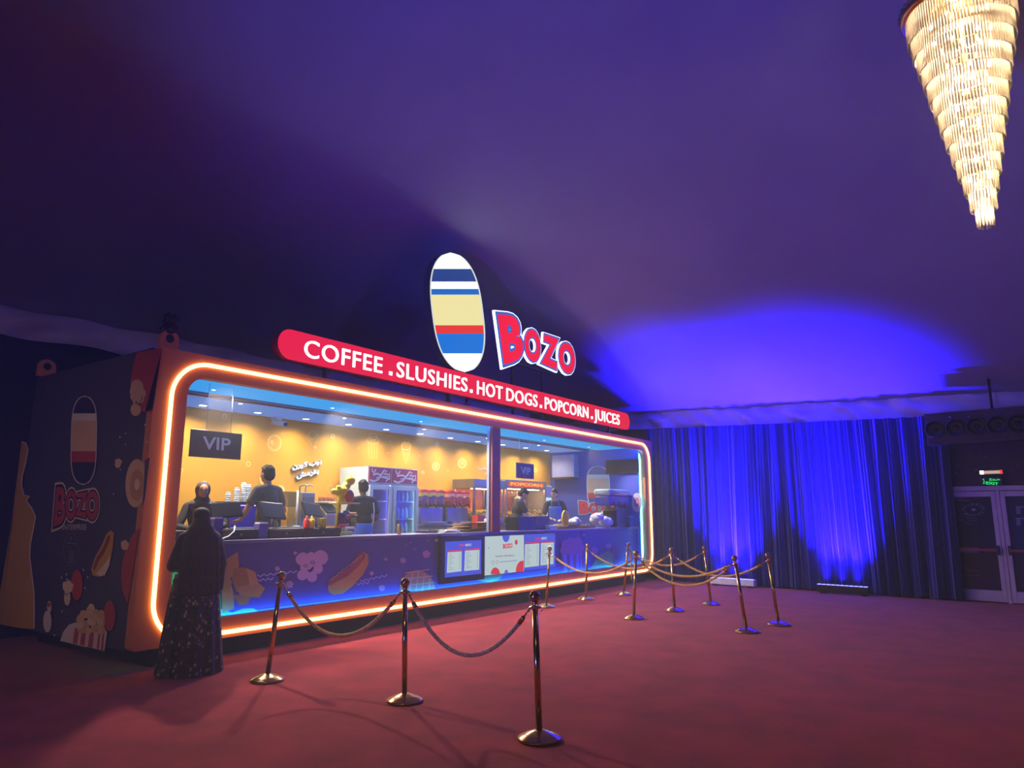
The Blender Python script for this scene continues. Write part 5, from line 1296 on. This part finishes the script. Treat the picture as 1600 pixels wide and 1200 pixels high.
# slush machines
def slush(pxa, pxb, bowl, band, lab):
    xa, xb = fx(pxa, 800, 9.72), fx(pxb, 800, 9.72); t = thing('slush_machine', lab, 'slush machine', ((xa+xb)/2, 9.95, BC), 0, 'slush machines on the back counter')
    zb_ = BC+.34; w_ = (xb-xa)
    bxm(xa, xb, 9.74, 10.2, BC+.03, zb_).build('base_cabinet', stl2, t, bevel=.03, )
    bxm(xa+.05, xb-.05, 9.60, 9.76, BC, BC+.05).build('drip_tray', mat('tray_grey', (150, 156, 160), .3, .7), t, bevel=.006)
    for i in range(3):
        x = xa+w_*(i+.5)/3; r = w_/6.6
        MB().tube([(x, 9.68, zb_+r+.01), (x, 10.15, zb_+r+.01)], r, 20).build('bowl', bowl, t)
        bxm(x-r, x+r, 9.70, 10.15, zb_+2*r-.02, zb_+2*r+.06).build('hopper', band, t, bevel=.01)
        tp_ = MB().tube([(x, 9.69, zb_+.05), (x, 9.62, zb_+.05), (x, 9.615, zb_-.02)], [.022, .022, .016], 10).build('tap', black, t)
        MB().obox((x, 9.63, zb_+.11), (.022, .02, .09), (.25, 0, 0)).build('tap_lever', mat('lever_red', (200, 50, 66), .4), tp_)
        mb = MB(); mb.slab([V3(x-r*1.02, 9.70, zb_+2*r+.06), V3(x+r*1.02, 9.70, zb_+2*r+.06), V3(x+r*1.02, 9.70, zb_+2*r+.10), V3(x, 9.70, zb_+2*r+.125), V3(x-r*1.02, 9.70, zb_+2*r+.10)], NF, .46); mb.build('lid', mat('lid_red', (206, 44, 62), .35), t)
slush(656, 694, mat('bowl_purple', (84, 60, 120), .25), mat('band_yellow', (190, 178, 84), .4), 'slush machine with dark purple bowls, right of the fridges')
slush(699, 733, mat('bowl_red', (156, 46, 62), .25), mat('band_pink', (214, 150, 120), .4), 'slush machine with dark red bowls, left of the popcorn warmer')
# popcorn machines
popm = mat('popcorn_yellow', (244, 206, 96), .7, vary=.2, scale=20)
def popcorn_machine(xa, xb, za_, zt, ya, lab, header, kettle):
    t = thing('popcorn_machine', lab, 'popcorn machine', ((xa+xb)/2, 9.9, za_), 0, 'popcorn machines on the back counter')
    yb = 10.22
    bxm(xa, xb, ya, yb, za_, za_+.10).build('base', stl2, t, bevel=.01)
    for x in (xa, xb-.045):
        for y in (ya, yb-.045): bxm(x, x+.045, y, y+.045, za_+.10, zt-.20).build('corner_post', stl2, t)
    hd_ = bxm(xa-.015, xb+.015, ya-.015, yb+.01, zt-.20, zt).build('hood', stl2, t, bevel=.01)
    bxm(xa+.045, xb-.045, yb-.02, yb-.01, za_+.10, zt-.20).build('back_panel', mat('panel_orange', (240, 150, 60), .4), t)
    bxm(xa+.045, xb-.045, ya+.01, ya+.016, za_+.10, zt-.20).build('front_glass', glassm, t)
    bxm(xa+.12, xb-.12, ya+.12, ya+.2, zt-.215, zt-.2).build('warming_lamp', glow('popcorn_lamp', (1.0, .50, .16), 22), t)
    mb = MB(); rs = random.Random(len(lab)); n = 260
    for _ in range(n):
        x = rs.uniform(xa+.08, xb-.08); y = rs.uniform(ya+.06, yb-.1); hmax = .17*(1-((x-xb+.2)/(xb-xa))**2*.6)
        mb.ell((x, y, za_+.11+rs.uniform(0, 1)*hmax), rs.uniform(.022, .034), nu=6, nv=4)
    o = mb.build('popcorn_heap', popm, t); o['kind'] = 'stuff'
    if header:
        mb = MB(); x0, x1 = xa+.06, xb-.12; zc4 = zt-.10; P = rrect(x0, x1, zt-.16, zt-.04, .055, 6)
        mb.slab([V3(x, ya-.02, z) for x, z in P], NF, .008); hb = mb.build('header_light', lit((236, 78, 30), 1.0), hd_)
        p_ = Print((0, ya-.022, 0), NF, .002); vs, fs = text('POPCORN', .03); bx0, bx1, by0, by1 = bbox(vs)
        p_.mb.add([V3(x0+.08+(x1-x0-.16)*(q.x-bx0)/(bx1-bx0), ya-.0245, zt-.135+.07*(q.y-by0)/(by1-by0)) for q in vs], fs, p_.mi(lit((255, 210, 120), 1.0))); p_.build('lettering', hb)
    if kettle:
        xc, yc, z = (xa+xb)/2+.02, (ya+yb)/2, za_+.42
        k_ = MB().lathe([(.08, -.02), (.16, 0), (.17, .16), (.165, .17)], (xc, yc, z), 24).build('kettle', stl2, t)
        MB().lathe([(.17, .172), (.12, .2), (.03, .21)], (xc, yc, z), 24).build('kettle_lid', steel, k_)
        MB().tube([(xc, yc, z+.2), (xc, yc, zt-.2)], .014, 8).build('hanger_rod', steel, t)
        for s in (-1, 1): MB().tube([(xc+s*.17, yc, z+.1), (xc+s*.27, yc-.05, z+.25), (xc+s*.25, yc, zt-.2)], .01, 8).build('kettle_arm', steel, t)
    return t
pa, pb = fx(741, 780, 9.62), fx(790, 780, 9.62)
popcorn_machine(pa, pb-.06, BC, fat(745, 748, 9.62).z, 9.62, 'popcorn warmer with glowing orange interior left of the red upright', False, False)
pc_, pd_ = fx(791, 780, 9.62), fx(853, 780, 9.62)
popcorn_machine(pc_, pd_, BC, fat(795, 749, 9.62).z, 9.62, 'popcorn machine with lit orange header and hanging kettle right of the red upright', True, True)
# lit cooler by the end wall
t = thing('juice_cooler', 'small bright-windowed cooler squeezed between popcorn machine and blue wall', 'cooler', (pd_+.24, 9.95, BC))
ja = pd_+.06
bxm(ja, ja+.34, 9.7, 10.2, BC, 2.3).build('case', fw, t, bevel=.01); bxm(ja+.03, ja+.31, 9.692, 9.70, BC+.1, 2.0).build('lit_window', lit((190, 225, 255), 1.1), t)
hb = bxm(ja+.02, ja+.32, 9.69, 9.70, 2.06, 2.26).build('header', lit((110, 110, 225), .8), t)
# right part of the counter: boxes, trays, bags, machine
def boxthing(px0, px1, py0, y, d, name, lab, cat, m, group=None, lidm=None):
    xa, xb = fx(px0, 818, y), fx(px1, 818, y); zt = fat((px0+px1)/2, py0, y).z
    t = thing(name, lab, cat, ((xa+xb)/2, y+d/2, CT), 0, group); bxm(xa, xb, y, y+d, CT, zt-.02).build('box_body', m, t, bevel=.006); bxm(xa-.004, xb+.004, y-.004, y+d+.004, zt-.02, zt).build('lid', lidm or m, t, bevel=.004); return t
boxthing(810, 838, 807, 7.96, .30, 'till_printer', 'black boxy till unit on the counter right of the red upright', 'till', black)
boxthing(839, 859, 806.5, 8.0, .26, 'card_terminal_box', 'dark purple box beside the black till unit', 'box', mat('box_plum', (84, 68, 98), .5))
boxthing(859, 869.5, 821, 7.90, .16, 'paper_pad', 'white pad lying left of the kraft trays', 'pad', white)
kr2 = mat('kraft_tray', (196, 160, 112), .8)
for i, (px, py, w_, lab) in enumerate(((874, 823, .40, 'kraft food tray nearest the white pad'), (889, 822, .46, 'kraft food tray under the crumpled white bag'), (916, 821, .5, 'kraft food tray with dark sauce pots'))):
    x = fx(px, py, 8.05); t = thing('food_tray', lab, 'tray', (x, 8.05, CT), 0, 'kraft food trays on the counter')
    mb = MB(); w2 = w_/2; rows = [[V3(x+a*w2*s, 8.05+b*.13*s, CT+z) for a, b in ((-1,-1),(1,-1),(1,1),(-1,1))] for s, z in ((.02,.004),(.8,.004),(1.0,.055),(1.02,.058))]
    mb.grid(rows, smooth=False, closed=True); o = mb.build('tray_shell', kr2, t); so = o.modifiers.new('s', 'SOLIDIFY'); so.thickness = .004
    mb = MB(); rs = random.Random(i)
    for _ in range(14): mb.ell((x+rs.uniform(-.7, .7)*w2, 8.05+rs.uniform(-.09, .09), CT+.03+rs.uniform(0, .05)), rs.uniform(.02, .04), nu=8, nv=6)
    mb.build('food', mat('food_dark_%d' % i, [(150, 110, 70), (90, 70, 66), (60, 48, 54)][i], .7, vary=.3, scale=30), t)
x = fx(884, 805, 8.2); t = thing('paddle', 'yellow rounded board standing upright beside the blue apron', 'board', (x, 8.2, CT))
mb = MB(); zt = fat(884, 797, 8.2).z; hh = (zt-CT)
mb.slab([V3(x+.14*math.cos(a)*1.0, 8.2, CT+hh*.5+hh*.5*math.sin(a)) for a in [2*math.pi*k/30 for k in range(30)]], NF, .03); mb.build('board', mat('paddle_yellow', (232, 190, 60), .5), t)
mb = MB(); mb.slab([V3(x+.10*math.cos(a), 8.197, CT+hh*.5+hh*.42*math.sin(a)) for a in [2*math.pi*k/30 for k in range(30)]], NF, .003); mb.build('inlay', mat('paddle_gold', (214, 168, 50), .5), t)
plm = mat('white_plastic_film', (222, 226, 222), .3, vary=.08, bump=.6, bscale=25)
def crumple(pxs, y, lab, seed, rmax):
    rs = random.Random(seed); P = [fat(a, b, y) for a, b in pxs]; c = P[0]
    t = thing('plastic_bag', lab, 'plastic bag', (c.x, y, CT), 0, 'crumpled white plastic bags')
    mb = MB()
    for p in P:
        for _ in range(5): 
            q = p+V3(rs.uniform(-.06, .06), rs.uniform(-.06, .06), rs.uniform(-.03, .03)); q.z = max(q.z, CT+rmax*.8); mb.ell(q, (rmax*rs.uniform(.5, 1), rmax*rs.uniform(.5, .9), rmax*rs.uniform(.4, .8)), (rs.uniform(0, 3), rs.uniform(0, 3), 0), 10, 8)
    me = remesh(mb, .012, 2); place_mesh(me, 'film', plm, t, True)
crumple([(898, 815), (902, 818), (894, 816)], 8.0, 'small crumpled white plastic bag on a kraft tray', 3, .10)
crumple([(934, 808), (944, 813), (950, 817), (946, 822), (928, 811)], 8.02, 'big crumpled white plastic bag before the coffee machine', 4, .14)
mb = MB()
for k in range(2):
    a, b = fat(943+k*6, 806-k*2, 8.1), fat(953+k*6, 795-k*1, 8.25)
    c0, c1 = fat(944+k*7, 804-k*3, 8.2), fat(958+k*3, 793+k*3, 8.25)
for k, (p0, p1, lab) in enumerate((((942, 800), (955, 812), 'upper tilted stack of black and white cups by the big plastic bag'), ((949, 792), (961, 803), 'lower tilted stack of black and white cups by the coffee machine'))):
    A, Bq = fat(*p0, 8.3), fat(*p1, 8.3); t = thing('cup_sleeve', lab, 'cups', Bq, 0, 'tilted cup stacks')
    n = 5
    for j in range(n):
        MB().tube([A.lerp(Bq, j/n), A.lerp(Bq, (j+.9)/n)], [.05, .056], 14).build('cup', white if j % 2 == 0 else black, t)
# black bin, steel panel, coffee machine at the right end
boxthing(957, 964, 798, 8.0, .25, 'waste_bin', 'tall black bin right of the big plastic bag', 'bin', blackm)
xa, xb = fx(966, 800, 7.98), fx(985, 800, 7.98); zt = fat(970, 765, 7.98).z; xb = min(xb, 16.08)
xa2 = fx(952, 775, 7.98)
t = thing('coffee_machine', 'blue-lit steel drinks machine at the right end of the counter', 'drinks machine', ((xa+xb)/2, 8.15, CT))
bxm(xa, xb, 8.04, 8.36, CT, fat(970, 793, 7.98).z).build('cabinet', mat('cab_grey', (150, 146, 150), .35, .5), t, bevel=.01)
zc5 = fat(970, 790, 7.98).z
bxm(xa2, xb, 7.98, 8.38, zc5, zt-.16).build('brew_body', mat('brew_blue', (70, 72, 170), .25), t, bevel=.03)
bxm(xa2-.02, xb-.03, 7.96, 8.40, zt-.15, zt).build('bean_hopper', mat('hopper_clear', (200, 220, 220), .1, .4), t, bevel=.05)
for s in (.2, .45, .7): MB().tube([(xa2+(xb-xa2)*s, 7.98, zc5+.10), (xa2+(xb-xa2)*s, 7.95, zc5+.02), (xa2+(xb-xa2)*s, 7.95, zc5-.06)], .018, 8).build('spout', black, t)
cyn = mat('cyan_cup', (60, 190, 250), .3)
x = fx(986, 800, 7.9); t = thing('plastic_tub', 'bright cyan plastic tub on the counter at the right end', 'tub', (x, 7.9, CT))
MB().lathe([(.07, 0), (.09, .22), (.095, .225)], (x, 7.9, CT), 4).build('tub_body', cyn, t); MB().lathe([(.097, .22), (.097, .25), (.02, .26)], (x, 7.9, CT), 4).build('tub_lid', cyn, t)
x0_, x1_ = fx(964, 822, 8.0), fx(1000, 822, 8.0)
# left of the upright: kraft bag pile, steel tray, white papers, carton
rs = random.Random(8)
for k in range(7):
    xa, xb = fx(706+k*3, 826, 8.1), fx(762+k*3, 826, 8.1)
    z = CT+.002+k*.024; lab = 'bottom kraft paper bag of the flat pile left of the red upright' if k == 0 else ('topmost kraft paper bag of the flat pile left of the red upright' if k == 6 else 'kraft paper bag within the flat pile, %s from the bottom' % ['second', 'third', 'fourth', 'fifth', 'sixth'][k-1])
    t = thing('paper_bag', lab, 'paper bag', ((xa+xb)/2, 8.12, z), rs.uniform(-.2, .2), 'flat kraft paper bags in a pile')
    w_ = (xb-xa)/2; rows = []
    for i in range(9):
        u = -1+2*i/8; rows.append([V3(w_*u, v*.13, .010+.012*(u > .5)*abs(v) + .006*math.sin(3*u+k)) for v in (-1, -.4, .4, 1)])
    o = MB().grid(rows).build('bag_sheet', kraft, t, local=True); so = o.modifiers.new('s', 'SOLIDIFY'); so.thickness = .012; so.offset = -1
    MB().box((w_*.72, -.12, .024), (w_*.98, .12, .030)).build('folded_base', kraft, t, local=True)
xa, xb = fx(664, 824, 8.15), fx(703, 824, 8.15)
t = thing('steel_tray', 'shallow steel tray on the counter before the purple slush machine', 'tray', ((xa+xb)/2, 8.2, CT))
mb = MB(); rows = [[V3((xa+xb)/2+a*(xb-xa)/2*s, 8.2+b*.17*s, CT+z) for a, b in ((-1,-1),(1,-1),(1,1),(-1,1))] for s, z in ((.02,.004),(.9,.004),(1.0,.035),(1.04,.036))]
o = mb.grid(rows, smooth=False, closed=True).build('tray_shell', stl2, t); so = o.modifiers.new('s', 'SOLIDIFY'); so.thickness = .004
MB().tube([(xa+.05, 8.1, CT+.04), (xb-.05, 8.25, CT+.042)], .01, 8).build('tongs', black, t)
xa, xb = fx(690, 826, 7.92), fx(714, 826, 7.92)
t = thing('paper_stack', 'loose white papers at the counter edge left of the kraft bags', 'papers', ((xa+xb)/2, 7.95, CT))
for k in range(4): MB().obox(((xa+xb)/2+.02*k, 7.95+.012*k, CT+.006+k*.012), (xb-xa, .2, .009), (0, 0, .1*k-.12)).build('sheet', white, t)
xa, xb = fx(743, 810, 8.3), fx(755, 810, 8.3)
t = thing('popcorn_carton', 'red and blue carton behind the kraft bags', 'carton', ((xa+xb)/2, 8.3, CT))
zt = fat(748, 805, 8.3).z
bxm(xa, (xa*.4+xb*.6), 8.25, 8.39, CT, zt).build('red_side', mat('carton_red', (206, 50, 44), .6), t); bxm(xa*.4+xb*.6, xb, 8.25, 8.39, CT, zt).build('blue_side', mat('carton_blue', (84, 84, 150), .6), t)
crumple([(764, 816), (768, 818)], 8.15, 'pale blue crumpled wrap tight against the red upright', 6, .08)
